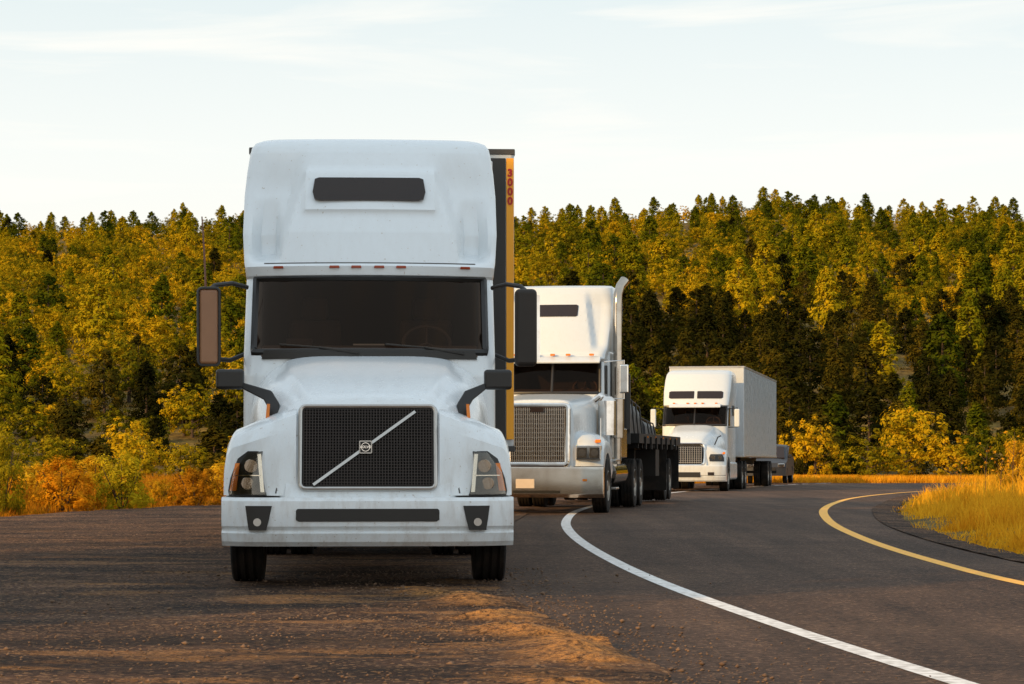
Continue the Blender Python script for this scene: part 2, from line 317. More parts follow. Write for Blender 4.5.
M['stone']=plain('brown_gravel',(.10,.06,.037),.9,noise=.8,c2=(.28,.17,.1),scale=.8)
v,f=stones(4600); tag(fast_mesh('gravel',v,f,'stone'),'fine loose gravel scattered over the paving in front of the first truck','gravel',kind='stuff')
# ------------------------------------------------------------------ vehicles
def wheel(parent,x,y,side,Rr=.5,w=.28,dual=False,level2=False):
    rb=MB(); hw=w/2; r=Rr*.56
    prof=[(hw*.9,r*1.02),(hw*.95,r*.98),(hw*.6,r*.9),(hw*.2,r*.8),(hw*.3,r*.45),(hw*.75,r*.38),(hw*.9,r*.3),(hw*.9,0.001)]
    prof=[(a*side,b) for a,b in prof]; rb.rev_x(prof,(0,0,0),28)
    rb.rev_x([(-hw*.9*side,r*1.0),(-hw*.1*side,r*.9),(hw*.2*side,r*.8)],(0,0,0),28)
    for k in range(10):
        a=2*math.pi*k/10; c=(hw*.28*side,r*.62*math.cos(a),r*.62*math.sin(a)); rb.cyl(c,(c[0]+.05*side,c[1],c[2]),.018,n=6)
    rim=rb.build('rim' if level2 else 'wheel','rim',parent); rim.location=(x,y,Rr)
    for q in ([0,-1] if dual else [0]):
        tb=MB(); c=q*side*(w+.05)
        pr=[(-hw*.85,r),(-hw,r*1.15),(-hw*1.02,Rr*.82),(-hw*.96,Rr*.96),(-hw*.85,Rr*.995)]
        for g in (-.5,0,.5): pr+=[(hw*(g-.1),Rr),(hw*(g-.09),Rr-.016),(hw*(g+.09),Rr-.016),(hw*(g+.1),Rr)]
        pr+=[(hw*.85,Rr*.995),(hw*.96,Rr*.96),(hw*1.02,Rr*.82),(hw,r*1.15),(hw*.85,r)]
        tb.rev_x([(a+c,b) for a,b in pr],(0,0,0),44)
        t=tb.build('tyre','rubber',parent if level2 else rim,ang=30)
        if level2: t.location=(x,y,Rr)
def outline(hw,yf,yr,bulge,rc,nf=7):
    pts=[]
    for x in np.linspace(0,hw-rc,nf): pts.append((x,yf+bulge*(x/hw)**2))
    yc=pts[-1][1]; sl=min(1.2,2*bulge*(hw-rc)/hw**2)
    for k in range(1,7):
        a=math.pi/2*k/6; pts.append((hw-rc+rc*math.sin(a),yc+rc*(1-math.cos(a))+sl*rc*math.sin(a)*(1-k/6)))
    y0=pts[-1][1]
    for k in range(1,4): pts.append((hw,lerp(y0,yr,k/3)))
    return [(-x,y) for x,y in reversed(pts[1:])]+pts
class Shell:
    def __init__(s,keys,yr,disp=None,step=.05,nf=7):
        k=np.array(keys,float); s.k=k; s.yr=yr; s.disp=disp; s.nf=nf
        s.z=np.unique(np.round(np.concatenate([k[:,0],np.arange(k[0,0],k[-1,0],step)]),4))
    def par(s,z): return [float(np.interp(z,s.k[:,0],s.k[:,i])) for i in range(1,5)]
    def ring(s,z):
        hw,yf,bu,rc=s.par(z); o=outline(hw,yf,s.yr,bu,rc,s.nf); c=len(o)//2; lim=s.nf+5
        if s.disp: return [(x,y+(s.disp(x,z)*(1 if abs(i-c)<s.nf else clamp((lim-abs(i-c))/6)) if abs(i-c)<lim else 0),z) for i,(x,y) in enumerate(o)]
        return [(x,y,z) for x,y in o]
    def y(s,x,z):
        hw,yf,bu,rc=s.par(z); return yf+bu*(x/hw)**2+(s.disp(x,z) if s.disp else 0)
    def c1(s): return 2*s.nf+10
    def build(s,name,mat,parent,win=None,d=0,ang=38):
        rings=[s.ring(z) for z in s.z]; zz=s.z; c0=6+d; c1=s.c1()-d
        sk=(lambda i,j: win[0]-1e-4<=zz[i]<win[1]-1e-4 and c0<=j<c1) if win else None
        return MB().loft(rings,True,True,sk).build(name,mat,parent,ang=ang)
    def glass(s,name,parent,win,d=0,mat='glass'):
        zs=[z for z in s.z if win[0]-1e-4<=z<=win[1]+1e-4]
        return MB().loft([s.ring(z)[6+d:s.c1()-d+1] for z in zs],False,False).build(name,mat,parent)
    def border(s,win,d=0,r=.03):
        c0=6+d; c1=s.c1()-d
        zs=[z for z in s.z if win[0]-1e-4<=z<=win[1]+1e-4]; lo=s.ring(zs[0])[c0:c1+1]; hi=s.ring(zs[-1])[c0:c1+1]
        rt=[s.ring(z)[c1] for z in zs[1:-1]]; lf=[s.ring(z)[c0] for z in zs[1:-1]]
        return MB().tube(lo+rt+hi[::-1]+lf[::-1],r,6,closed=True)
def fender(parent,sgn,xi,xo,top,yf,mat,zb=.8,yw=1.3,ye=2.0,wr=.62,sweep=.22,name='fender',sharp=False):
    ts=[0,.35,.6,.78,.9,.97,1]; tp=[.10,.07,.03,-.02,-.08,-.15,-.26]
    if sharp: ts=[0,.25,.5,.72,.86,.90,.97,1]; tp=[.20,.14,.08,.02,-.015,-.04,-.13,-.26]
    rings=[]
    for t,dz in zip(ts,tp):
        x=lerp(xi,xo,t)*sgn; y0=yf+sweep*t**2.6; T=top+dz
        p=[(y0,zb),(y0+.02,lerp(zb,T,.4)),(y0+.06,lerp(zb,T,.75)),(y0+.14,T-.06),(y0+.28,T-.005),(y0+.5,T+.02),(yw+.1,T+.02),(ye-.25,T-.02),(ye-.08,T-.12),(ye,T-.4),(ye,zb-.1)]
        for k in range(9):
            a=R(12)+R(156)*k/8; p.append((yw+wr*math.cos(a),.5+wr*math.sin(a)))
        p.append((max(yw-wr*.98,y0+.08),zb))
        rings.append([(x,a,b) for a,b in p])
    return MB().loft(rings).build(name,mat,parent,ang=26 if sharp else 40)
def fender_y(xi,xo,yf,sweep,top,zb=.8):
    def f(x,z):
        t=min(1,max(0,(abs(x)-xi)/(xo-xi))); y0=yf+sweep*t**2.6; u=(z-zb)/(top-zb)
        return y0+float(np.interp(u,[0,.4,.75,.95,1.1],[0,.02,.06,.14,.28]))
    return f
def hood(parent,W,T,ys,zb,shear,mat,n=4.2,name='hood',crown=0,ridge=0,m=33,ang=40):
    rings=[]
    for i,y in enumerate(ys):
        w=W(y);t=T(y); r=[]
        for k in range(m):
            a=math.pi*k/(m-1); c=math.cos(a); s_=max(0,math.sin(a))
            x=-w*math.copysign(abs(c)**(2/n),c); z=zb+(t-zb)*s_**(2/n)+crown*(1-(x/w)**2)*(s_>.3)
            if ridge and s_>.3: z+=ridge*clamp((.74*w-abs(x))/.07)
            r.append((x,y+shear*(z-zb)*max(0,1-(y-ys[0])/1.2),z))
        rings.append(r)
    return MB().loft(rings,False,False).add(rings[0],[tuple(range(m))]).build(name,mat,parent,ang=ang)
def rrect(x0,x1,z0,z1,r,n=5):
    p=[]
    for cx,cz,a0 in ((x1-r,z1-r,0),(x0+r,z1-r,90),(x0+r,z0+r,180),(x1-r,z0+r,270)):
        for k in range(n+1): a=R(a0+90*k/n); p.append((cx+r*math.cos(a),cz+r*math.sin(a)))
    return p
def bumper(parent,hw,z0,z1,mat,y0=0,sweep=.22,p=5,depth=.5,name='bumper'):
    rings=[]
    for x in np.linspace(-hw,hw,33):
        y=y0+sweep*abs(x/hw)**p; zm=lerp(z0,z1,.34)
        rings.append([(x,a,b) for a,b in [(y+.025,z1),(y,z1-.03),(y-.008,lerp(zm,z1,.5)),(y,zm+.03),(y+.03,zm),(y+.032,zm-.012),(y+.006,zm-.03),(y+.03,z0+.04),(y+.07,z0),(y+depth,z0),(y+depth,z1)]])
    return MB().loft(rings).build(name,mat,parent,ang=22)
def boxpart(parent,name,mat,b,bev=.01,**k): 
    return MB().box(*b).build(name,mat,parent,bevel=bev,**k)
def sbox(s,a,b,*r): return (min(a*s,b*s),max(a*s,b*s))+r
def chassis(parent,y1,mat='frame',axles=()):
    mb=MB(); mb.box(-.5,-.38,.8,y1,.72,.98); mb.box(.38,.5,.8,y1,.72,.98); mb.box(-.45,.45,.6,1.9,.45,1.2); mb.box(-.3,.3,2.0,3.0,.5,.8); mb.box(-1.1,1.1,2.5,2.6,.30,1.0)
    for y in axles: mb.cyl((-1,y,.5),(1,y,.5),.07,n=10); mb.box(-.2,.2,y-.18,y+.18,.38,.66)
    return mb.build('chassis',mat,parent)
def interior(parent,yw,yb,zf,hw,detail=True):
    boxpart(parent,'sleeper_curtain','interior',(-hw+.05,hw-.05,yb,yb+.04,zf-.5,zf+.9),.0)
    d=MB(); d.prism_x([(yw+.12,zf-.3),(yw+.12,zf+.02),(yw+.3,zf+.09),(yw+.5,zf+.08),(yw+.6,zf-.1),(yw+.6,zf-.3)],-hw+.12,hw-.12); d.build('dashboard','dash',parent,bevel=.02)
    for sx in (-.55,.55):
        s=MB(); s.box(sx-.26,sx+.26,yw+1.15,yw+1.3,zf-.4,zf+.38); s.build('seat','seat',parent,bevel=.05)
        boxpart(parent,'headrest','seat',(sx-.13,sx+.13,yw+1.17,yw+1.28,zf+.381,zf+.6),.04)
    c=Vector((.55,yw+.72,zf+.13)); pts=[]
    for k in range(24):
        a=2*math.pi*k/24; pts.append(c+Vector((.23*math.cos(a),.12*math.sin(a),.17*math.sin(a))))
    w=MB(); w.tube(pts,.018,8,closed=True)
    for a in (0,120,240):
        a=R(a+90); w.tube([c,c+Vector((.22*math.cos(a),.12*math.sin(a),.16*math.sin(a)))],.013,6)
    w.build('steering_wheel','dash',parent)
def place(root,X,Yd,slope,z=0,tilt=0):
    root.location=(X,Yd,z); root.rotation_euler=(tilt,0,-math.atan(slope))
def box_trailer(parent,x0,x1,y0,y1,z0,z1,mat='trailer',ribs=True,axy=None):
    b=MB(); b.box(x0,x1,y0,y1,z0,z1); tr=b.build('trailer',mat,parent,bevel=.04)
    r=MB()
    for z in (z0-.03,z1-.05):
        r.box(x0-.006,x1+.006,y0-.012,y0+.06,z,z+.06); r.box(x1-.02,x1+.012,y0+.06,y1,z,z+.06); r.box(x0-.012,x0+.02,y0+.06,y1,z,z+.06)
    r.build('rail','brush' if ribs else 'dgrey',tr,bevel=.006)
    if ribs:
        q=MB()
        for k in range(1,26):
            y=y0+(y1-y0)*k/26
            q.box(x1+.001,x1+.008,y-.02,y+.02,z0+.08,z1-.08)
        q.build('side_seam',mat,tr)
    u=MB(); u.box(-.5,-.4,y0+1,y1-.3,z0-.28,z0-.04); u.box(.4,.5,y0+1,y1-.3,z0-.28,z0-.04)
    for sx in (-.85,.85): u.box(sx-.06,sx+.06,y0+3.0,y0+3.12,.35,z0-.03)
    u.build('underframe','frame',tr)
    for y in axy or (): 
        for s in (-1,1): wheel(tr,s*1.1,y,s,.5,.26,True,level2=True)
    boxpart(tr,'rear_guard','frame',(x0,x1,y1-.02,y1+.03,.5,.6),.0)
    return tr
sm=lambda t: clamp(t)**2*(3-2*clamp(t))
# ============ truck 1
def truck_one():
    root=thing('semi_truck','large white semi truck with a diagonal bar across its dark grille, nearest the camera','truck')
    place(root,-1.238,20.6,-.052)
    W=lambda y: float(np.interp(y,[.12,.16,.3,.8,1.4,2.2],[.71,.755,.80,.93,1.06,1.15])); T=lambda y: float(np.interp(y,[.12,.16,.22,.4,.9,1.5,2.2],[1.55,1.60,1.63,1.69,1.82,1.95,2.07]))
    hood(root,W,T,[.12,.14,.16,.2,.26,.34,.45,.6,.8,1.0,1.2,1.4,1.6,1.8,2.0,2.2],.78,.24,'white',4.6,crown=.015,ridge=.030,m=101,ang=26)
    ny=lambda x,z: .12+.24*(z-.78)
    for s in (-1,1):
        fender(root,s,.62,1.255,1.37,.14,'white',sharp=True)
        fy=fender_y(.62,1.255,.14,.22,1.37)
        tr=[(1.185,1.04*s,.905*s),(1.12,1.13*s,.915*s),(.95,1.195*s,.905*s),(.84,1.215*s,.885*s),(.795,1.205*s,.87*s)]
        h=MB().patch(fy,tr,8,.010,.06).build('headlight','black',root,bevel=.006)
        for (lx,lz,lr,mt) in ((1.01,1.055,.060,'lampdark'),(1.04,.905,.056,'lampdark')):
            yy=fy(lx,lz)
            MB().loft([[(lx*s+lr*k*math.cos(a),yy-.018+dy,lz+lr*k*math.sin(a)) for a in np.linspace(0,2*math.pi,24,endpoint=False)] for k,dy in ((1,-.010),(.93,-.012),(.86,.002),(.5,.016),(.15,.02))],True,True).build('lamp',mt,h)
        MB().patch(fy,[(1.16,.955*s,.922*s),(.83,.925*s,.892*s)],2,.022,.012).build('chrome_strip','lamp',h)
        MB().patch(fy,[(.978,1.15*s,.93*s),(.970,1.15*s,.93*s)],3,.024,.012).build('chrome_strip','lamp',h)
        MB().patch(fy,[(1.175,1.035*s,.912*s),(1.0,1.165*s,.912*s),(.81,1.20*s,.878*s)],6,.045,.01).build('lens','lens',h)
        MB().patch(fy,[(1.08,1.15*s,1.11*s),(.84,1.20*s,1.14*s)],2,.026,.01).build('indicator','amber',h)
        MB().patch(fy,[(1.24,.72*s,.708*s),(.82,.80*s,.788*s)],2,.004,.02).build('fender_seam','dgrey',root)
    g=MB().patch(ny,[(1.56,-.57,.57),(.875,-.57,.57)],10,.012,.03).build('grille','frame',root)
    bars=MB(); 
    for k in range(27):
        z=.89+.66*k/26; bars.box(-.56,.56,ny(0,z)-.035,ny(0,z)-.022,z-.004,z+.004)
    for k in range(45):
        x=-.555+1.11*k/44; bars.loft([[(x-.004,ny(0,.885)-.037,.885),(x+.004,ny(0,.885)-.037,.885),(x+.004,ny(0,.885)-.026,.885),(x-.004,ny(0,.885)-.026,.885)],[(x-.004,ny(0,1.555)-.037,1.555),(x+.004,ny(0,1.555)-.037,1.555),(x+.004,ny(0,1.555)-.026,1.555),(x-.004,ny(0,1.555)-.026,1.555)]])
    bars.build('grille_mesh','grille',g)
    fr=rrect(-.585,.585,.86,1.575,.05); MB().tube([(x,ny(x,z)-.02,z) for x,z in fr],.02,8,closed=True).build('grille_frame','brush',g)
    a=Vector((-.47,0,.895)); b=Vector((.41,0,1.53)); d=(b-a).normalized(); nrm=Vector((-d.z,0,d.x))*.012
    q=[a+nrm,a-nrm,b-nrm,b+nrm]; MB().loft([[(p.x,ny(0,p.z)-.05,p.z) for p in q],[(p.x,ny(0,p.z)-.035,p.z) for p in q]]).build('diagonal_bar','brush',g)
    ez=1.22; ey=ny(0,ez); ex=-.02
    MB().prism_y(rrect(ex-.056,ex+.056,ez-.056,ez+.056,.012),ey-.072,ey-.04).build('emblem','brush',g)
    MB().prism_y(rrect(ex-.046,ex+.046,ez-.046,ez+.046,.008),ey-.0755,ey-.0725).build('emblem_recess','black',g)
    rg_=[(ex+.036*math.cos(t_),ey-.078,ez+.036*math.sin(t_)) for t_ in np.linspace(0,2*math.pi,24,endpoint=False)]
    MB().tube(rg_,.0045,6,closed=True).build('emblem_ring','chrome',g)
    text_obj('emblem_lettering','VOLVO',.030,'chrome',g,(ex,ey-.084,ez),(R(90),0,0),ext=.001,bold=.0006)
    bmp=bumper(root,1.265,.365,.785,'white',p=7)
    by=lambda x,z: .22*abs(x/1.265)**7
    MB().patch(by,[(.69,-.60,.60),(.675,-.615,.615),(.595,-.615,.615),(.58,-.59,.59)],20,.014,.04).build('air_slot','black',bmp,bevel=.004)
    for s in (-1,1):
        MB().patch(by,[(.715,1.05*s,.82*s),(.60,1.035*s,.845*s),(.505,1.02*s,.87*s)],6,.014,.04).build('fog_light_pod','black',bmp)
        yy=by(.9,.57); MB().loft([[(.945*s+.034*k*math.cos(a_),yy-.017+dy,.575+.034*k*math.sin(a_)) for a_ in np.linspace(0,2*math.pi,18,endpoint=False)] for k,dy in ((1,-.008),(.8,.0),(.2,.0))]).build('fog_light','brush',bmp)
    def disp(x,z):
        a=abs(x); c=lerp(.86,.58,clamp((z-3.0)/1.1)); dep=.15*sm((z-2.99)/.12)*sm((4.2-z)/.5)
        r=dep*clamp((a-c)/.11)
        pk=.18*clamp((z-3.0)/.09)*clamp((3.66-z)/.48)*clamp((a-.86)/.06)*clamp((1.17-a)/.09)
        up=-.04*sm((.68-a)/.06)*sm((z-3.48)/.05)*sm((3.98-z)/.06)
        return r+pk+up
    keys=[(.8,1.20,2.15,.05,.12),(1.9,1.20,2.05,.12,.2),(2.08,1.20,1.98,.27,.20),(2.12,1.20,1.99,.28,.20),(2.85,1.20,2.48,.26,.20),(2.875,1.205,2.45,.25,.19),(2.96,1.212,2.44,.22,.17),(3.0,1.22,2.50,.20,.16),(3.3,1.24,2.62,.18,.17),(3.7,1.24,2.86,.18,.2),(3.95,1.225,3.03,.17,.22),(4.14,1.205,3.17,.15,.25),(4.22,1.19,3.25,.13,.26),(4.27,1.16,3.33,.12,.26),(4.30,1.11,3.43,.1,.26),(4.315,1.05,3.55,.1,.26)]
    sh=Shell(keys,4.35,disp,step=.03,nf=46); win=(2.12,2.85)
    sh.build('cab','white',root,win,d=1,ang=24); sh.glass('windscreen',root,win,d=1)
    sh.border(win,d=1,r=.036).build('windscreen_seal','black',root)
    MB().patch(lambda x,z: sh.y(x,2.1)-.05*(2.1-z),[(2.135,-1.0,1.0),(2.05,-1.02,1.02)],20,.03,.05).build('cowl','black',root)
    for x0,x1 in ((-.1,-.85),(.9,.15)):
        w=MB(); p=[(lerp(x0,x1,t),sh.y(lerp(x0,x1,t),2.15+.05*t)-.03,2.13+.06*t) for t in np.linspace(0,1,8)]; w.tube(p,.009,5)
        w.tube([(x0,sh.y(x0,2.1)-.05,2.1),(lerp(x0,x1,.5),sh.y(lerp(x0,x1,.5),2.15)-.05,2.16)],.011,5)
        w.build('wiper','black',root)
    interior(root,2.05,3.9,2.1,1.15)
    boxpart(root,'dashboard_paper','paper',(-.16,.14,2.42,2.62,2.195,2.21),0)
    boxpart(root,'dashboard_box','seat',(-.8,-.55,2.45,2.65,2.16,2.26),.01)
    rw=[(3.86,-.50,.48),(3.845,-.54,.52),(3.71,-.56,.54),(3.635,-.54,.52),(3.62,-.49,.47)]
    MB().patch(lambda x,z: sh.y(x*.5,z),rw,20,.016,.05).build('roof_window','darkglass',root)
    for x in (-.88,-.34,-.13,.09,.30,.92):
        MB().patch(sh.y,[(2.962,x-.045,x+.045),(2.938,x-.05,x+.05)],3,.022,.03).build('marker_light','redlens',root,bevel=.005)
    MB().patch(sh.y,[(2.998,-1.02,1.02),(2.986,-1.02,1.02)],24,.002,.02).build('roof_seam','dgrey',root)
    for s in (-1,1):
        boxpart(root,'side_extender','white',sbox(s,1.20,1.262,4.35,4.7,1.2,4.2),.01)
        MB().prism_x([(2.75,2.1),(3.35,2.1),(3.35,2.8),(2.95,2.8)],1.2*s,1.206*s).build('side_window','darkglass',root)
        boxpart(root,'fuel_tank','white',sbox(s,.7,1.18,2.4,4.6,.36,.9),.1,seg=4)
    for s in (-1,1):
        o=.025 if s<0 else -.055
        m=MB().box(min(1.44*s,1.65*s)+o,max(1.44*s,1.65*s)+o,2.2,2.36,1.99,2.73).build('door_mirror','mirror_sunlit' if s<0 else 'mirror_case',root,bevel=.045,seg=4)
        for k_,pt in enumerate(([(1.18*s,2.62,2.76),(1.32*s,2.5,2.79),(1.5*s+o,2.34,2.76),(1.54*s+o,2.3,2.72)],[(1.19*s,2.6,2.12),(1.34*s,2.45,2.05),(1.5*s+o,2.32,2.06)])):
            MB().tube(pt,.022,8).build('mirror_arm','black',root)
        MB().box(*sbox(s,1.455,1.63),2.361,2.364,2.05,2.68).build('mirror_glass','chrome',m)
        if s<0: MB().tube([(x+o,2.203,z) for x,z in rrect(-1.645,-1.445,1.995,2.725,.04)],.014,6,closed=True).build('mirror_rim','black',m)
        c=1.235 if s<0 else 1.16
        MB().box(*sbox(s,c-.125,c+.125),.86,.98,1.735,1.915).build('hood_mirror','black',root,bevel=.03,seg=3)
        P0=[(.80,.66,1.50),(.785,.70,1.60),(.86,.76,1.72),(c-.1,.88,1.80)]; P1=[(.90,.66,1.47),(.89,.70,1.57),(.93,.76,1.64),(c-.1,.88,1.745)]
        rg2=[]
        for p_,q_ in zip(P0,P1): rg2.append([(p_[0]*s,p_[1],p_[2]),(q_[0]*s,q_[1],q_[2]),(q_[0]*s,q_[1]+.06,q_[2]),(p_[0]*s,p_[1]+.06,p_[2])])
        MB().loft(rg2).build('hood_mirror_arm','black',root,bevel=.012)
        MB().patch(lambda x,z:.62,[(1.60,.865*s,.892*s),(1.36,.88*s,.912*s)],2,.03,.05).build('side_glint','amber',root)  # amber strip painted in for the orange light reflected beside the hood
    MB().tube([(-1.56,2.36,2.7),(-1.575,2.38,3.05),(-1.60,2.4,3.42)],[.011,.009,.006],6).build('antenna','antenna',root)
    chassis(root,8.8,axles=(1.3,6.6,7.9))
    for s in (-1,1):
        wheel(root,s*1.09,1.3,s,.5,.29)
        for y in (6.6,7.9): wheel(root,s*1.1,y,s,.5,.26,True)
        boxpart(root,'mud_flap','rubber',sbox(s,.75,1.25,8.55,8.57,.25,.95),0)
    tr=box_trailer(root,-1.29,1.52,4.95,19,1.2,4.39,'trailer',False,(16.2,17.5))
    boxpart(tr,'corner_panel','yellow',(1.435,1.515,4.925,4.9375,1.30,4.30),.003)
    boxpart(tr,'corner_trim','black',(1.24,1.427,4.925,4.9375,1.30,4.30),.003)
    for i,ch in enumerate('3000'):
        text_obj('lettering',ch,.108,'redtext',tr,(1.475,4.920,4.14-i*.100),(R(90),0,0),bold=.005,ax=1.0)
    return root
truck_one()
# ============ truck 2
def truck_two():
    root=thing('semi_truck','long nosed white semi truck with flatbed trailer and chrome bumper, middle of the three trucks','truck')
    place(root,.43,43.6,.15,0,-.0065*.5)
    W=lambda y: float(np.interp(y,[.28,.32,.5,2.3],[.61,.65,.68,.94])); T=lambda y: float(np.interp(y,[.28,.32,.4,2.3],[1.99,2.05,2.07,2.22]))
    hood(root,W,T,[.28,.3,.32,.36,.42,.5,.8,1.1,1.4,1.7,2.0,2.3],.8,.06,'white2',9.0,crown=.03,m=81,ang=24)
    ny=lambda x,z: .28+.06*(z-.8)
    g=MB().patch(ny,[(1.95,-.51,.51),(.93,-.51,.51)],4,.01,.03).build('grille','frame',root)
    bars=MB()
    for k in range(30):
        x=-.49+.98*k/29; bars.box(x-.006,x+.006,.225,.25,.94,1.94)
    for k in range(12): 
        z=.98+.92*k/11; bars.box(-.5,.5,ny(0,z)-.04,ny(0,z)-.02,z-.006,z+.006)
    bars.build('grille_bars','grillebars',g)
    fr=rrect(-.54,.54,.90,1.98,.06); MB().tube([(x,ny(x,z)-.02,z) for x,z in fr],.055,10,closed=True).build('grille_frame','chrome',g)
    boxpart(g,'emblem_plate','darkglass',(-.12,.12,.19,.215,1.86,1.94),.003)
    MB().prism_x([(.02,.32),(-.015,.36),(-.02,.80),(.0,.86),(.16,.86),(.16,.30),(.04,.30)],-1.24,1.24).build('bumper','bumpermetal',root,ang=20,bevel=.012,seg=3)
    boxpart(root,'number_plate','plate',(-.36,-.02,-.036,-.026,.47,.64),.003)
    boxpart(root,'lower_air_slot','frame',(-.42,.45,-.026,-.0225,.38,.43),.001)
    for s in (-1,1): boxpart(root,'bumper_lamp','amber',(s*.9-.04,s*.9+.04,-.034,-.022,.6,.64),.002)
    for s in (-1,1):
        fender(root,s,.5,1.18,1.44,.34,'white2',zb=.87,yw=1.25,ye=2.1,sweep=.18)
        h=MB().patch(lambda x,z:.34,[(1.25,.70*s,1.15*s),(.98,.70*s,1.15*s)],3,.04,.2).build('headlight','chrome',root,bevel=.01)
        for x in (.81,1.04): MB().box(s*x-.09,s*x+.09,.28,.296,1.02,1.21).build('lamp','black',h,bevel=.01); MB().loft([[(s*x+.07*k*math.cos(t_),.277+dy,1.115+.07*k*math.sin(t_)) for t_ in np.linspace(0,2*math.pi,16,endpoint=False)] for k,dy in ((1,0),(.5,.002))]).build('lamp_lens','lampdark',h)
        boxpart(root,'indicator','amber',sbox(s,1.03,1.13,.50,.56,1.30,1.36),.01)
        t=MB(); t.tube([(1.12*s,.6,1.3),(1.12*s,.6,1.75)],.01,5); t.build('fender_marker_rod','chrome',root)
    sh=Shell([(.85,.98,2.25,.05,.12),(2.2,.98,2.2,.10,.14),(2.26,.98,2.2,.12,.14),(2.86,.96,2.42,.12,.14),(2.92,.98,2.36,.1,.14),(3.02,.98,2.42,.1,.14)],3.1)
    win=(2.26,2.86); sh.build('cab','white2',root,win,1); sh.glass('windscreen',root,win,1)
    bd=sh.border(win,1,.03); bd.tube([(0,sh.y(0,2.26)-.01,2.26),(0,sh.y(0,2.86)-.01,2.86)],.025,6); bd.build('windscreen_seal','black',root)
    interior(root,2.25,3.05,2.25,.95)
    MB().prism_x([(2.22,2.82),(2.2,2.85),(2.36,2.96),(2.45,2.96),(2.44,2.9)],-.92,.92).build('sun_visor','white2',root,bevel=.01)
    for x in (-.75,-.3,0,.3,.75): boxpart(root,'marker_light','amber',(x-.045,x+.045,2.30,2.36,2.97,3.01),.01)
    MB().box(-1.02,1.02,3.12,5.3,.85,3.1).build('sleeper','white2',root,bevel=.06,seg=3)
    def d2(x,z):
        a=abs(x); return .12*clamp((a-lerp(.72,.5,clamp((z-3.1)/1.1)))/.1)*clamp((z-3.08)/.1)*clamp((4.3-z)/.3)
    f=Shell([(3.0,.98,2.46,.12,.15),(3.1,1.0,2.5,.14,.16),(3.5,1.02,2.75,.2,.18),(3.95,1.03,3.1,.2,.2),(4.22,1.03,3.3,.18,.22),(4.35,1.01,3.42,.16,.2),(4.40,.97,3.6,.13,.2)],5.3,d2,nf=24)
    f.build('roof_fairing','white2',root,ang=26)
    MB().patch(f.y,[(4.0,-.36,.36),(3.98,-.40,.40),(3.78,-.40,.40),(3.76,-.36,.36)],12,.012,.03).build('roof_window','darkglass',root)
    for s in (-1,1):
        t=MB(); t.tube([(1.15*s,3.25,.9),(1.15*s,3.25,1.4),(1.15*s,3.25,1.41),(1.15*s,3.25,2.9),(1.15*s,3.25,2.91),(1.15*s,3.25,4.0),(1.16*s,3.27,4.2),(1.20*s,3.33,4.36),(1.28*s,3.42,4.48)],[.07,.07,.13,.13,.085,.085,.088,.092,.10],18)
        t.build('exhaust_stack','stack',root)
        a=MB(); a.tube([(1.08*s,2.0,1.45),(1.08*s,2.0,2.1),(1.08*s,2.0,2.18)],[.17,.17,.09],22); a.build('air_cleaner','chrome',root)
        MB().tube([(1.08*s,2.0,2.12),(.95*s,2.05,2.2),(.8*s,2.1,2.1)],.06,8).build('air_pipe','chrome',root)
        MB().box(*sbox(s,1.28,1.46,2.3,2.38,2.25,2.8)).build('door_mirror','chrome',root,bevel=.03)
        MB().tube([(.98*s,2.5,2.86),(1.37*s,2.36,2.88),(1.37*s,2.36,2.15),(.98*s,2.5,2.15)],.015,6).build('mirror_arm','chrome',root)
        MB().prism_x([(2.5,2.25),(3.0,2.25),(3.0,2.8),(2.62,2.8)],.98*s,.986*s).build('side_window','darkglass',root)
        MB().cyl((.95*s,2.4,.72),(.95*s,4.6,.72),.27,n=22).build('fuel_tank','chrome',root)
        boxpart(root,'step','brush',sbox(s,.9,1.24,2.2,2.9,.95,1.0)); boxpart(root,'step','brush',sbox(s,.95,1.24,2.2,2.7,.42,.46))
        boxpart(root,'tool_box','bumpermetal',sbox(s,1.0,1.2,3.5,4.6,1.02,1.6),.02)
    chassis(root,8.4,axles=(1.25,6.2,7.5))
    for s in (-1,1):
        wheel(root,s*1.06,1.25,s,.5,.28)
        for y in (6.2,7.5): wheel(root,s*1.08,y,s,.5,.26,True)
    yE=16.6
    d=MB(); d.box(-1.28,1.28,5.9,yE,1.38,1.5); tr=d.build('trailer','wood',root)
    e=MB(); e.box(1.281,1.32,5.9,yE,1.32,1.52); e.box(-1.32,-1.281,5.9,yE,1.32,1.52); e.box(-1.28,1.28,5.86,5.9,1.32,1.52); e.build('side_rail','frame',tr)
    u=MB(); u.box(-.5,-.38,6.5,yE-.2,1.0,1.36); u.box(.38,.5,6.5,yE-.2,1.0,1.36)
    for k in range(11): u.box(-1.25,1.25,6.4+k*.9,6.5+k*.9,1.22,1.375)
    for sx in (-.8,.8): u.box(sx-.07,sx+.07,9.5,9.64,.35,1.3)
    u.box(-1.2,1.2,11.0,11.9,.6,1.2)
    u.build('underframe','frame',tr)
    for k in range(7): boxpart(tr,'strap_winch','frame',(1.325,1.36,7+k*1.3,7.16+k*1.3,1.2,1.46),0)
    for k in range(5): boxpart(tr,'side_marker','amber',(1.321,1.335,7.7+k*1.9,7.8+k*1.9,1.44,1.48),0)
    for y in (13.6,14.85):
        for s in (-1,1): wheel(tr,s*1.08,y,s,.5,.26,True,level2=True)
    for s in (-1,1): boxpart(tr,'mud_flap','rubber',sbox(s,.7,1.29,yE-.2,yE-.17,.25,1.3),0); boxpart(tr,'mud_flap','rubber',sbox(s,.7,1.29,12.8,12.83,.25,1.3),0)
    hr=MB(); hr.box(-1.15,1.15,5.62,5.7,1.5,1.6)
    for x in (-1.12,-.56,0,.56,1.12): hr.box(x-.04,x+.04,5.62,5.7,1.3,2.7)
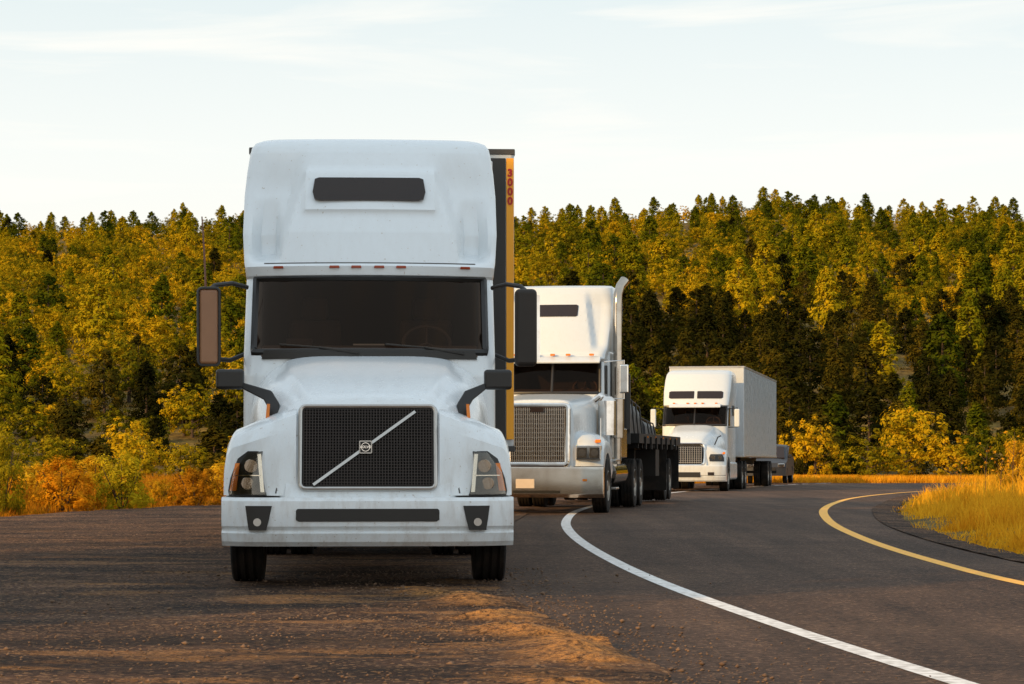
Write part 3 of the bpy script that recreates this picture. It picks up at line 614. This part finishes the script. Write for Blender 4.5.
    hr.box(-1.15,1.15,5.62,5.7,2.66,2.74); hr.box(-1.1,1.1,5.65,5.68,1.6,2.66); hr.build('headache_rack','dgrey',root)
    return root
truck_two()
def on_truck(rootloc,rotz,p):
    c,s=math.cos(rotz),math.sin(rotz); return (rootloc[0]+c*p[0]-s*p[1],rootloc[1]+s*p[0]+c*p[1],rootloc[2]+p[2])
rz=-math.atan(.15); L2=(.43,43.6,0)
def cargo(name,label,y0,y1,h,x0,x1):
    t=thing(name,label,'cargo',on_truck(L2,rz,((x0+x1)/2,y0,1.5-.0035*y0)),(0,0,rz)); w=(x1-x0)/2; ln=y1-y0
    m=MB(); rings=[]
    for i in range(13):
        y=ln*i/12; hh=h*(1-.12*math.sin(i*1.7)**2)*(1-.25*(i/12)); rings.append([(w*.98*math.copysign(abs(math.cos(a))**.5,math.cos(a)),y,hh*max(0,math.sin(a))**.55) for a in np.linspace(0,math.pi,15)])
    m.loft(rings); m.build('tarpaulin_cover','tarp',t)
    for k in range(3):
        y=ln*(.2+.3*k); hs=h*(1-.25*(.2+.3*k)); MB().tube([(-w-.02,y,.0),(-w*.96,y,hs*.75),(-w*.7,y,hs+.02),(w*.7,y,hs+.02),(w*.96,y,hs*.75),(w+.02,y,0)],.02,5).build('tie_down_strap','black',t)
cargo('tarpaulin_load','tall dark tarpaulin load directly behind the cab on the flatbed',6.4,9.2,1.0,-1.1,1.1)
cargo('tarpaulin_load','low dark tarpaulin load further back on the flatbed deck',9.9,12.4,.48,-1.1,1.1)
# ============ truck 3
def truck_three():
    root=thing('semi_truck','white semi truck with tall box trailer, farthest of the three trucks','truck')
    place(root,5.62,77,.185,-.0065*32-.0,-.0065)
    W=lambda y: float(np.interp(y,[.10,.2,.4,.9,2.2],[.60,.66,.72,.84,1.04])); T=lambda y: float(np.interp(y,[.10,.2,.4,.9,2.2],[1.50,1.62,1.72,1.88,2.15]))
    hood(root,W,T,[.10,.13,.17,.2,.26,.34,.45,.6,.9,1.2,1.5,1.8,2.2],.75,.30,'white2',4.0,crown=.02,ridge=.03,m=61,ang=26)
    ny=lambda x,z:.10+.30*(z-.75)
    g=MB().patch(ny,[(1.50,-.38,.38),(1.44,-.47,.47),(.95,-.52,.52),(.86,-.46,.46)],4,.012,.03).build('grille','frame',root)
    b=MB()
    for k in range(13):
        x=-.44+.88*k/12; b.box(x-.008,x+.008,ny(0,.9)-.05,ny(0,.9)+.1,.9,1.44)
    for k in range(8): z=.93+.07*k; b.box(-.46,.46,ny(0,z)-.05,ny(0,z)-.03,z-.008,z+.008)
    b.build('grille_bars','brush',g)
    MB().tube([(x,ny(x,z)-.02,z) for x,z in rrect(-.53,.53,.84,1.54,.14)],.035,8,closed=True).build('grille_frame','chrome',g)
    bumper(root,1.22,.32,.84,'white2',sweep=.2)
    MB().patch(lambda x,z:.2*abs(x/1.22)**5,[(.62,-.42,.42),(.46,-.42,.42)],6,.014,.04).build('air_slot','black',root)
    for s in (-1,1):
        MB().patch(lambda x,z:.2*abs(x/1.22)**5,[(.62,.66*s,.86*s),(.52,.66*s,.86*s)],3,.014,.04).build('fog_light','darkglass',root)
        fender(root,s,.55,1.21,1.33,.2,'white2',zb=.78,sweep=.30,sharp=True)
        fy=fender_y(.55,1.21,.2,.30,1.33,.78)
        h=MB().patch(fy,[(1.2,.72*s,1.08*s),(1.08,.68*s,1.14*s),(.97,.7*s,1.15*s)],6,.02,.05).build('headlight','black',root)
        for x in (.8,1.0): MB().box(s*x-.07,s*x+.07,fy(x,1.1)-.035,fy(x,1.1)-.022,1.03,1.15).build('lamp','lampdark',h,bevel=.01)
        boxpart(root,'indicator','amber',sbox(s,1.1,1.18,.42,.5,1.2,1.27),.01)
    keys=[(.8,1.08,2.2,.05,.12),(2.12,1.08,2.05,.18,.15),(2.16,1.08,2.06,.18,.15),(2.78,1.07,2.42,.18,.15),(2.83,1.08,2.36,.18,.16),(2.95,1.09,2.42,.18,.18),(3.3,1.11,2.62,.2,.24),(3.7,1.11,3.0,.22,.28),(3.88,1.09,3.2,.22,.3),(3.98,1.05,3.42,.2,.32),(4.03,.97,3.65,.16,.32)]
    sh=Shell(keys,5.2); win=(2.16,2.78); sh.build('cab','white2',root,win); sh.glass('windscreen',root,win)
    bd=sh.border(win,0,.035); bd.tube([(0,sh.y(0,2.16)-.01,2.16),(0,sh.y(0,2.78)-.01,2.78)],.025,6); bd.build('windscreen_seal','black',root)
    interior(root,2.15,3.8,2.15,1.0)
    MB().prism_x([(2.2,2.74),(2.18,2.77),(2.3,2.86),(2.5,2.86),(2.46,2.8)],-.85,.85).build('sun_visor','white2',root,bevel=.01)
    for x in (-.7,-.25,0,.25,.7): boxpart(root,'marker_light','amber',(x-.04,x+.04,2.33,2.4,2.87,2.91),.01)
    for s in (-1,1):
        MB().patch(sh.y,[(3.30,.06*s,.84*s),(3.27,.05*s,.90*s),(3.08,.05*s,.90*s),(3.05,.06*s,.84*s)],8,.012,.03).build('roof_window','darkglass',root)
        MB().prism_x([(2.5,2.15),(3.1,2.15),(3.1,2.75),(2.7,2.75)],1.085*s,1.095*s).build('side_window','darkglass',root)
        MB().prism_x([(3.9,2.5),(4.5,2.5),(4.5,2.85),(3.9,2.85)],1.10*s,1.115*s).build('sleeper_window','darkglass',root)
        MB().box(*sbox(s,1.3,1.48,2.3,2.42,2.1,2.7)).build('door_mirror','white2',root,bevel=.04)
        MB().tube([(1.05*s,2.6,2.7),(1.39*s,2.4,2.74),(1.39*s,2.4,2.1),(1.05*s,2.6,2.1)],.018,6).build('mirror_arm','black',root)
        MB().box(*sbox(s,.7,1.16,2.4,5.0,.36,.95)).build('side_skirt','white2',root,bevel=.08,seg=3)
        MB().tube([(.8*s,.8,1.5),(.9*s,.85,1.75),(1.0*s,.9,1.8)],.02,6).build('hood_mirror_arm','black',root)
    chassis(root,8.6,axles=(1.3,6.5,7.8))
    for s in (-1,1):
        wheel(root,s*1.07,1.3,s,.5,.28)
        for y in (6.5,7.8): wheel(root,s*1.08,y,s,.5,.26,True)
    box_trailer(root,-1.3,1.3,6.1,21.2,1.15,4.25,'trailer',True,(18.0,19.3))
truck_three()
def car():
    root=thing('car','small dark car partly hidden just behind the farthest truck','car'); place(root,11.0,104,.2,float(base(104)),0); root.scale=(.95,1,1.18)
    pr=[(0,.3),(-.02,.62),(.1,.78),(.95,.93),(1.65,1.38),(2.0,1.46),(3.2,1.45),(3.9,1.1),(4.5,1.0),(4.58,.6),(4.5,.3)]
    rings=[]
    for x in np.linspace(-.9,.9,15):
        t=abs(x/.9); rings.append([(x*(1-.12*max(0,(z-.95)/.5)),y+ (.12*t**4 if y<1 else (-.1*t**4 if y>4 else 0)),z-(.05*t**4 if z>.9 else 0)) for y,z in pr])
    MB().loft(rings).build('body','silver',root,ang=30)
    MB().loft([[(-.76,.98,.965),(.76,.98,.965),(.76,1.0,.93),(-.76,1.0,.93)],[(-.68,1.60,1.375),(.68,1.60,1.375),(.68,1.63,1.34),(-.68,1.63,1.34)]]).build('windscreen','darkglass',root)
    for s in (-1,1):
        MB().prism_x([(1.25,.98),(3.7,1.0),(3.2,1.36),(1.8,1.36)],.82*s,.9*s).build('side_window','darkglass',root)
        boxpart(root,'headlight','lamp',sbox(s,.55,.85,-.02,.1,.62,.75),.02)
        for y in (.85,3.65): wheel(root,s*.8,y,s,.32,.2)
        boxpart(root,'door_mirror','black',sbox(s,.9,1.05,1.3,1.4,.95,1.08),.02)
    boxpart(root,'grille','black',(-.45,.45,-.03,.05,.4,.6),.01)
    boxpart(root,'number_plate','paper',(-.25,.25,-.045,-.035,.42,.52),.002)
car()
# ------------------------------------------------------------------ vegetation
def leaves(C,cr,n,ls,flat=.7,ctr=None,aspect=1.6,rg=rng):
    k=len(C); d=rg.normal(size=(k,n,3)); d/=np.linalg.norm(d,axis=2,keepdims=True); rad=rg.random((k,n,1))**.45
    P=C[:,None,:]+d*rad*np.asarray(cr)[:,None,None]*np.array([1,1,flat]); P=P.reshape(-1,3); N=d.reshape(-1,3)*.8+rg.normal(size=(k*n,3))*.25
    if ctr is not None: o=P-ctr; N=N+1.0*o/np.linalg.norm(o,axis=1,keepdims=True)
    N/=np.linalg.norm(N,axis=1,keepdims=True); a=rg.normal(size=N.shape); U=np.cross(N,a); U/=np.linalg.norm(U,axis=1,keepdims=True); V=np.cross(N,U)
    s=(ls*(.6+.8*rg.random(len(P))))[:,None]; q=np.stack([P-U*s*aspect,P-V*s*.7,P+U*s*aspect,P+V*s*.7],1).reshape(-1,3)
    return q,np.arange(len(q)).reshape(-1,4)
def pine_crown(seed,wd=.3,n=135,per=24):
    rg=np.random.default_rng(seed); C=[];cr=[]; lob=rg.random(8)
    for i in range(n):
        t=.03+.93*rg.random()**1.15; a=rg.random()*2*math.pi; k=.75+.5*lob[int(a/(2*math.pi)*8)%8]*(.6+.8*rg.random())
        Rm=wd*(1-t)**.6*k+.010; r=Rm*(.4+.6*rg.random()**.6); C.append((r*math.cos(a),r*math.sin(a),t-.12*r)); cr.append(.030+.080*(1-t)**.5*(.6+.7*rg.random()))
    for t in (.9,.94,.98): C.append((rg.normal()*.006,rg.normal()*.006,t)); cr.append(.02+.25*(1-t))
    return leaves(np.array(C),np.array(cr),per,.0165,.65,np.array([0,0,.3]),1.7,rg)
def round_crown(seed,n=120,per=26,w=.50):
    rg=np.random.default_rng(seed); C=[];cr=[]; L=[]
    for i in range(10):
        a=rg.random()*6.28; r=w*.62*rg.random()**.5; L.append((r*math.cos(a),r*math.sin(a),.20+.5*rg.random(),.17+.13*rg.random()))
    L.append((0,0,.72,.24)); L.append((0,0,.35,.33))
    for i in range(n):
        l=L[rg.integers(len(L))]; d=rg.normal(size=3); d/=np.linalg.norm(d); d[2]=d[2]*.8+.1; C.append((l[0]+d[0]*l[3],l[1]+d[1]*l[3],max(.03,l[2]+d[2]*l[3]))); cr.append(.038+.052*rg.random())
    return leaves(np.array(C),np.array(cr),per,.0165,.8,np.array([0,0,.3]),1.4,rg)
def trunk_mesh(name,h,r,limbs,seed,spread):
    rg=np.random.default_rng(seed); m=MB(); m.tube([(0,0,-.03),(.004,0,h*.3),(-.004,.004,h*.65),(0,0,h)],[r*1.25,r,r*.6,r*.15],8)
    for i in range(limbs):
        z=h*(.25+.65*i/limbs); a=rg.random()*6.28; L=spread*(1-.6*i/limbs)*(.7+.4*rg.random()); m.tube([(0,0,z),(L*.5*math.cos(a),L*.5*math.sin(a),z+L*.25),(L*math.cos(a),L*math.sin(a),z+L*.45)],[r*.4,r*.25,r*.08],5)
    o=m.build(name,'bark',None); me=o.data; bpy.data.objects.remove(o); return me
protos=[]
for i in range(3):
    q=pine_crown(11+i,.27+.04*i); tm=trunk_mesh('trunk',.95,.017,9,i,.16)
    protos.append(('pine',tm,fast_data('crown',*q,'pine')))
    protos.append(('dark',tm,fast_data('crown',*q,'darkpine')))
for i in range(3):
    q=round_crown(31+i); tm=trunk_mesh('trunk',.6,.022,8,20+i,.3); protos.append(('oak',tm,fast_data('crown',*q,'oak')))
byk={k:[p for p in protos if p[0]==k] for k in ('pine','dark','oak')}
first={}
def tree(kind,var,x,y,H,wid,label,group,rot=None,z=None,name=None,cat='tree'):
    p=byk[kind][var]; z=float(terr(x,y)) if z is None else z
    t=thing(name or ('oak_tree' if kind=='oak' else 'pine_tree'),label,cat,(x,y,z-.05),(0,0,random.random()*6.28 if rot is None else rot),group); t.scale=(H*wid,H*wid,H)
    a=bpy.data.objects.new('trunk',p[1]); COL.objects.link(a); a.parent=t; b=bpy.data.objects.new('crown',p[2]); COL.objects.link(b); b.parent=t
    first.setdefault((kind,var),(a,b)); return t
pts=[]; yy=128.
while yy<RD+22:
    sx=3.8*(1+.0013*(yy-128)); sy=sx*1.45; hw=.225*yy+14; x=-hw
    while x<hw:
        pts.append((x+random.uniform(-.48,.48)*sx,yy+random.uniform(-.5,.5)*sy)); x+=sx
    yy+=sy
allp=[]
for x,y in pts:
    u=x/y*2400+512; n=float(fbm(x/30,y/30,2,6))
    if random.random()<.06: continue
    pineprob=np.clip(.20+.45*(u-200)/800+.9*(n-.45),.12,.85)
    if y>400: pineprob=max(pineprob,.4)
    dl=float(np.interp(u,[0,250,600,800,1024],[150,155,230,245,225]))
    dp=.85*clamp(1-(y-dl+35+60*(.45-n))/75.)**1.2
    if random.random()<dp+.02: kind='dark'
    elif random.random()<pineprob: kind='pine'
    else: kind='oak'
    if kind=='oak': H=random.uniform(3.0,4.7); w=random.uniform(.98,1.28)
    elif kind=='pine': H=random.uniform(3.8,6.9); w=random.uniform(.9,1.2)
    else: H=random.uniform(3.1,5.2); w=random.uniform(.98,1.38)
    if y>390: H*=.86
    if y<150: H*=.85
    allp.append((y,x,kind,random.randrange(3),H,w))
allp.sort(key=lambda q:-q[4]/q[0])
cnt={'pine':0,'dark':0,'oak':0}; rest=[]
for y,x,kind,var,H,w in allp:
    u=x/y*2400+512; vis=-25<u<1049 and not(250<u<500)
    if vis and (kind!='oak' and cnt['pine']+cnt['dark']<300 or kind=='oak' and cnt['oak']<300):
        cnt[kind]+=1; side='left' if u<400 else 'right'; where={'left':'left of the nearest truck','right':'right of the nearest truck'}[side]
        lab={'pine':'golden green conical pine on the forested hillside '+where,'dark':'dark shaded evergreen low on the forested hillside '+where,'oak':'rounded yellow green tree on the forested hillside '+where}[kind]
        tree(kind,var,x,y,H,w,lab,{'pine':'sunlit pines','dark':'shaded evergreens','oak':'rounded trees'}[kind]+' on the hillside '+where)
    else: rest.append((x,y,kind,var,H,w))
for k in byk:
    for v in range(3):
        if (k,v) not in first: tree(k,v,-30,160,5,1,'small tree on the hillside','trees on the hillside')
order=[(k,v) for k in ('pine','dark','oak') for v in range(3)]
me=bpy.data.meshes.new('forest'); A=np.array([(x,y) for x,y,*_ in rest]); co=np.column_stack([A,terr(A[:,0],A[:,1])-.1]); me.vertices.add(len(co)); me.vertices.foreach_set('co',co.astype(np.float32).ravel())
at=me.attributes.new('variant','INT','POINT'); at.data.foreach_set('value',np.array([order.index((k,v)) for _,_,k,v,_,_ in rest],dtype=np.int32))
at=me.attributes.new('rotv','FLOAT_VECTOR','POINT'); rv=np.zeros((len(rest),3),np.float32); rv[:,2]=rng.random(len(rest))*6.28; at.data.foreach_set('vector',rv.ravel())
at=me.attributes.new('sclv','FLOAT_VECTOR','POINT'); at.data.foreach_set('vector',np.array([(H*w,H*w,H) for *_,H,w in rest],dtype=np.float32).ravel())
fo=bpy.data.objects.new('distant_forest',me); COL.objects.link(fo); tag(fo,'dense mixed forest of small far trees covering the upper hillside to the ridge','forest',kind='stuff')
ng=bpy.data.node_groups.new('forest_scatter','GeometryNodeTree'); ng.interface.new_socket('Geometry',in_out='INPUT',socket_type='NodeSocketGeometry'); ng.interface.new_socket('Geometry',in_out='OUTPUT',socket_type='NodeSocketGeometry')
NN=ng.nodes; LL=ng.links; gi=NN.new('NodeGroupInput'); go=NN.new('NodeGroupOutput'); jn=NN.new('GeometryNodeJoinGeometry')
def nattr(n,t): a=NN.new('GeometryNodeInputNamedAttribute'); a.data_type=t; a.inputs['Name'].default_value=n; return a
va=nattr('variant','INT'); ra=nattr('rotv','FLOAT_VECTOR'); sa=nattr('sclv','FLOAT_VECTOR')
for i,k in enumerate(order):
    cmp=NN.new('FunctionNodeCompare'); cmp.data_type='INT'; cmp.operation='EQUAL'
    ii=[s for s in cmp.inputs if s.enabled]; LL.new(va.outputs[0],ii[0]); ii[1].default_value=i
    ip=NN.new('GeometryNodeInstanceOnPoints'); LL.new(gi.outputs[0],ip.inputs['Points']); LL.new(cmp.outputs[0],ip.inputs['Selection'])
    j2=NN.new('GeometryNodeJoinGeometry')
    for ob in first[k]:
        oi=NN.new('GeometryNodeObjectInfo'); oi.inputs['Object'].default_value=ob; oi.transform_space='ORIGINAL'; LL.new(oi.outputs['Geometry'],j2.inputs[0])
    LL.new(j2.outputs[0],ip.inputs['Instance']); LL.new(ra.outputs[0],ip.inputs['Rotation']); LL.new(sa.outputs[0],ip.inputs['Scale']); LL.new(ip.outputs[0],jn.inputs[0])
LL.new(jn.outputs[0],go.inputs[0]); md=fo.modifiers.new('scatter','NODES'); md.node_group=ng
def shrub_data(seed,mat,n=95,per=60):
    rg=np.random.default_rng(seed); C=[];cr=[]
    for i in range(n):
        a=rg.random()*6.28; t=rg.random(); r=.48*math.sqrt(rg.random())*(1-.35*t); C.append((r*math.cos(a)*(.7+.5*rg.random()),r*math.sin(a),.04+.88*t*(1-.6*r))); cr.append(.05+.07*rg.random())
    return fast_data('foliage',*leaves(np.array(C),np.array(cr),per,.0115,1.2,np.array([0,0,.2]),2.4,rg),mat)
def shrub(x,y,w,h,mat,seed,label,group=None,name='shrub'):
    t=thing(name,label,'shrub',(x,y,float(terr(x,y))),(0,0,seed),group); t.scale=(w,w,h)
    f=bpy.data.objects.new('foliage',shrub_data(seed,mat)); COL.objects.link(f); f.parent=t
    m=MB()
    for k in range(7):
        a=k*.9; m.tube([(0,0,-.05),(.12*math.cos(a),.12*math.sin(a),.3),(.28*math.cos(a),.28*math.sin(a),.7)],[.012,.009,.004],5)
    m.build('stem','bark',t)
def pxw(u,d): return (u-512)*d/2400
for (u,d,wpx,hpx,mat,lab) in [
  (2,44,62,92,'shrubgreen','tall yellow green shrub at the far left edge of the photo'),
  (62,47,86,58,'shruborange','wide orange shrub between two yellow green shrubs on the left verge'),
  (122,48,76,68,'shrubgreen','yellow green shrub in the middle of the left verge'),
  (196,51,66,48,'shruborange','bright golden orange shrub just left of the nearest truck'),
  (160,53,40,30,'shrubgold','small golden shrub between the yellow green and orange shrubs'),
  (30,50,64,48,'shrubgold','low golden shrub behind the far left shrub'),
  (95,58,84,46,'shrubgold','golden shrub peeking over the middle of the left verge'),
  (225,60,60,44,'shrubgold','golden shrub partly hidden behind the nearest truck'),
  (-50,46,90,80,'shrubgold','golden shrub off the left side of the verge'),
  (1018,56,44,62,'shrubgold','leafy golden shrub at the far right edge above the grass')]:
    s=2400/d; shrub(pxw(u,d),d,wpx/s,hpx/s,mat,int(abs(u))+d,lab)
k=0
for (u,d,wpx,hpx,kind) in [(815,118,70,74,'oak'),(868,114,78,62,'oak'),(905,118,94,86,'oak'),(948,114,76,58,'oak'),(985,120,76,62,'oak'),(1018,100,50,68,'oak'),(835,132,60,82,'pine'),(640,125,60,80,'dark'),(600,125,60,80,'dark'),(1050,115,80,90,'oak')]:
    s=2400/d; H=hpx/s; labs=['rounded bush tree directly right of the farthest truck','low bush tree second right of the farthest truck','large rounded golden green bush tree above the yellow line','low spreading bush tree behind the right grass','rounded bush tree nearer the right edge behind the grass','bush tree at the right edge behind the golden grass','upright pine behind the bush trees right of the farthest truck','dark evergreen behind the flatbed, nearest its rear wheels','dark evergreen hidden behind the middle truck','bush tree off the right edge']
    tree(kind,k%3,pxw(u,d),d,H,wpx/s/H*(1.0 if kind=='oak' else 1.5),labs[k],None); k+=1
for i,(u,d,hpx) in enumerate([(-20,75,60),(20,78,56),(60,82,60),(100,80,52),(140,86,62),(180,84,50),(215,90,62),(240,85,56)]):
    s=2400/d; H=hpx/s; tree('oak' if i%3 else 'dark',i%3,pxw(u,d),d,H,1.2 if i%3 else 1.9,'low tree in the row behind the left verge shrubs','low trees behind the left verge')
# tall roadside trees beyond the left frame edge: they shade the first truck, low shrubs stripe the near ground
for i,(x,y,H,w) in enumerate([(-13.6,11.2,13.0,.54),(-16.4,9.2,14.0,.54),(-19.2,7.0,15.0,.50),(-15.2,14.0,13,.55),(-22.0,10.5,16,.5),(-17.8,12.0,15,.5),(-18.8,9.7,15.5,.5),
    (-9.8,3.9,2.6,.5),(-11.4,6.4,2.9,.5),(-12.6,.4,4.6,.4),(-8.8,8.4,1.5,.8)]):
    tree('oak' if i<7 else 'pine',i%3,x,y,H,w*(1 if i<7 else 1.35),'tree standing beside the road beyond the left edge of the view','roadside trees beyond the left edge',z=-.1)
def blades(name,label,X,Y,Hh,wd,mat,z=None):
    n=len(X); Z=terr(X,Y) if z is None else z; a=rng.random(n)*6.28; lean=rng.normal(0,.32,(n,2)); c=np.cos(a)*wd/2; s=np.sin(a)*wd/2
    P=np.stack([X,Y,Z-.02],-1); t=P+np.stack([lean[:,0]*Hh,lean[:,1]*Hh,Hh],-1); mid=P+np.stack([lean[:,0]*Hh*.35,lean[:,1]*Hh*.35,Hh*.55],-1); o=np.stack([c,s,0*c],-1)
    V=np.stack([P-o,P+o,mid+o*.8,mid-o*.8,t],1).reshape(-1,3); b=np.arange(n)[:,None]*5
    F=np.concatenate([b+np.array([0,1,2]),b+np.array([0,2,3]),b+np.array([3,2,4])],0)
    return tag(fast_mesh(name,V,F,mat),label,'grass',kind='stuff')
def verge(n,lo,hi,d0,d1,pw=1.0,th=.42,sc=.9):
    d=d0+(d1-d0)*rng.random(n)**pw; a=lo(d); b=hi(d); x=a+(b-a)*rng.random(n); m=fbm(x*sc,d*sc,3,12)+.25*rng.random(n)>th
    return x[m],d[m]
x,y=verge(180000,lambda d:rightE(d)+.26,lambda d:np.maximum(rightE(d)+2,.25*d+2),21,100,1.3,.50,1.4); e=np.clip((x-rightE(y)-.1)/1.0,.3,1)
cl=np.clip((fbm(x*2.2,y*1.4,3,40)-.30)*3.4,.25,1.6)
blades('roadside_grass','tall dry golden grass on the bank along the right side of the road',x,y,(.10+.44*rng.random(len(x))**1.8)*e*cl,.016,'grass')
x,y=verge(70000,lambda d:-.24*d-3,lambda d:shL(d)+.1,36,95,1.3); e=np.clip((shL(y)-x)/2,.2,1)
blades('roadside_grass','dry golden grass among the shrubs along the left side of the road',x,y,(.2+.4*rng.random(len(x)))*e,.018,'grass')
x,y=verge(60000,lambda d:d*0-4,lambda d:d*.27,DEND-1.2,DEND+9,1.0,.25)
blades('meadow_grass','thin strip of golden grass below the bush trees beyond the farthest truck',x,y,.22+.26*rng.random(len(x)),.035,'grass')
for i,(u,d,h) in enumerate([(985,50,1.15),(1000,47,.9),(960,60,.9),(1012,45,1.3)]):
    t=thing('dry_weed',['thin tall dry weed stalk rising from the right grass bank','short dry weed stalk near the right edge','dry weed stalk farther along the right bank','tallest dry weed stalk at the right edge of the photo'][i],'weed',(pxw(u,d),d,float(terr(pxw(u,d),d))))
    m=MB(); m.tube([(0,0,0),(.02,0,h*.5),(.05,0,h)],[.008,.006,.003],5)
    for k in range(8):
        z=h*(.4+.07*k); a=k*2.2; m.tube([(.03*z/h,0,z),(.03+.14*math.cos(a),.14*math.sin(a),z+.14)],[.004,.002],4)
    m.build('stalk','bark',t)
    for k in range(8): fast_mesh('seed_head',*leaves(np.array([(.03+.14*math.cos(k*2.2),.14*math.sin(k*2.2),h*(.4+.07*k)+.14)]),np.full(1,.04),14,.012),'grass',parent=t)
# ------------------------------------------------------------------ light
SE=17.; sd=Vector((-.77,-.64,0)).normalized(); S=Vector((sd.x*math.cos(R(SE)),sd.y*math.cos(R(SE)),math.sin(R(SE))))
sl=bpy.data.lights.new('sun','SUN'); sl.energy=5; sl.angle=R(.6); sl.color=(1,.60,.22); so=bpy.data.objects.new('sun',sl); COL.objects.link(so); so.rotation_euler=S.to_track_quat('Z','Y').to_euler()
w=bpy.data.worlds.new('World'); scene.world=w; w.use_nodes=True; N=w.node_tree.nodes; L=w.node_tree.links; bg=N['Background']; bg.inputs[1].default_value=.11
sk=N.new('ShaderNodeTexSky'); sk.sky_type='NISHITA'; sk.sun_disc=False; sk.sun_elevation=R(SE); sk.sun_rotation=math.atan2(sd.x,sd.y); sk.dust_density=2.0
tc=N.new('ShaderNodeTexCoord'); sx=N.new('ShaderNodeSeparateXYZ'); L.new(tc.outputs['Generated'],sx.inputs[0])
cr=N.new('ShaderNodeValToRGB'); el=cr.color_ramp.elements; el[0].position=.06; el[0].color=(1.03,.985,.90,1); el[1].position=.45; el[1].color=(.66,.77,.86,1)
e=el.new(.12); e.color=(.96,.98,.94,1); e=el.new(.19); e.color=(.80,.885,.89,1); L.new(sx.outputs['Z'],cr.inputs[0])
# the hazy sky is brighter on the sun's side, behind the viewer
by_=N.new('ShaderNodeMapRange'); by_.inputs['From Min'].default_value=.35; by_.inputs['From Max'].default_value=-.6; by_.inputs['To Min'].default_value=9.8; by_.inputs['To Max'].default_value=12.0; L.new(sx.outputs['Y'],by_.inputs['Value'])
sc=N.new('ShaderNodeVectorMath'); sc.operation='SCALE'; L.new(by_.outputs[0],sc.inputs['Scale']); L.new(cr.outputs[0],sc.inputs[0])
mp=N.new('ShaderNodeMapping'); mp.inputs['Scale'].default_value=(4,2,42); mp.inputs['Rotation'].default_value=(0,R(7),0); L.new(tc.outputs['Generated'],mp.inputs[0])
nz=N.new('ShaderNodeTexNoise'); nz.inputs['Scale'].default_value=1.3; nz.inputs['Detail'].default_value=7; nz.inputs['Roughness'].default_value=.55; nz.inputs['Distortion'].default_value=.6; L.new(mp.outputs[0],nz.inputs[0])
mr=N.new('ShaderNodeMapRange'); mr.inputs['From Min'].default_value=.50; mr.inputs['From Max'].default_value=.74; mr.inputs['To Max'].default_value=.9; L.new(nz.outputs['Fac'],mr.inputs['Value'])
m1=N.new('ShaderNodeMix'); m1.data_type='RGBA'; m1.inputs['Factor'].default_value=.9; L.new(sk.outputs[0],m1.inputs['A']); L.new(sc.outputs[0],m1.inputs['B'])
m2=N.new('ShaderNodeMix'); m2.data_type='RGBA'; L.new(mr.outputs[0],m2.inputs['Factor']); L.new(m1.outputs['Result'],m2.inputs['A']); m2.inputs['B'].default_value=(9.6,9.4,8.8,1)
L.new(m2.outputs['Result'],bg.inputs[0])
# ------------------------------------------------------------------ camera
cd=bpy.data.cameras.new('camera'); cam=bpy.data.objects.new('camera',cd); COL.objects.link(cam); cam.location=(0,0,1.22); cam.rotation_euler=(R(90),0,0)
cd.sensor_width=36; cd.lens=2400/1024*36; cd.shift_y=105/1024; cd.clip_end=8000; scene.camera=cam
scene.view_settings.view_transform='Standard'; scene.view_settings.look='None'; scene.view_settings.exposure=0
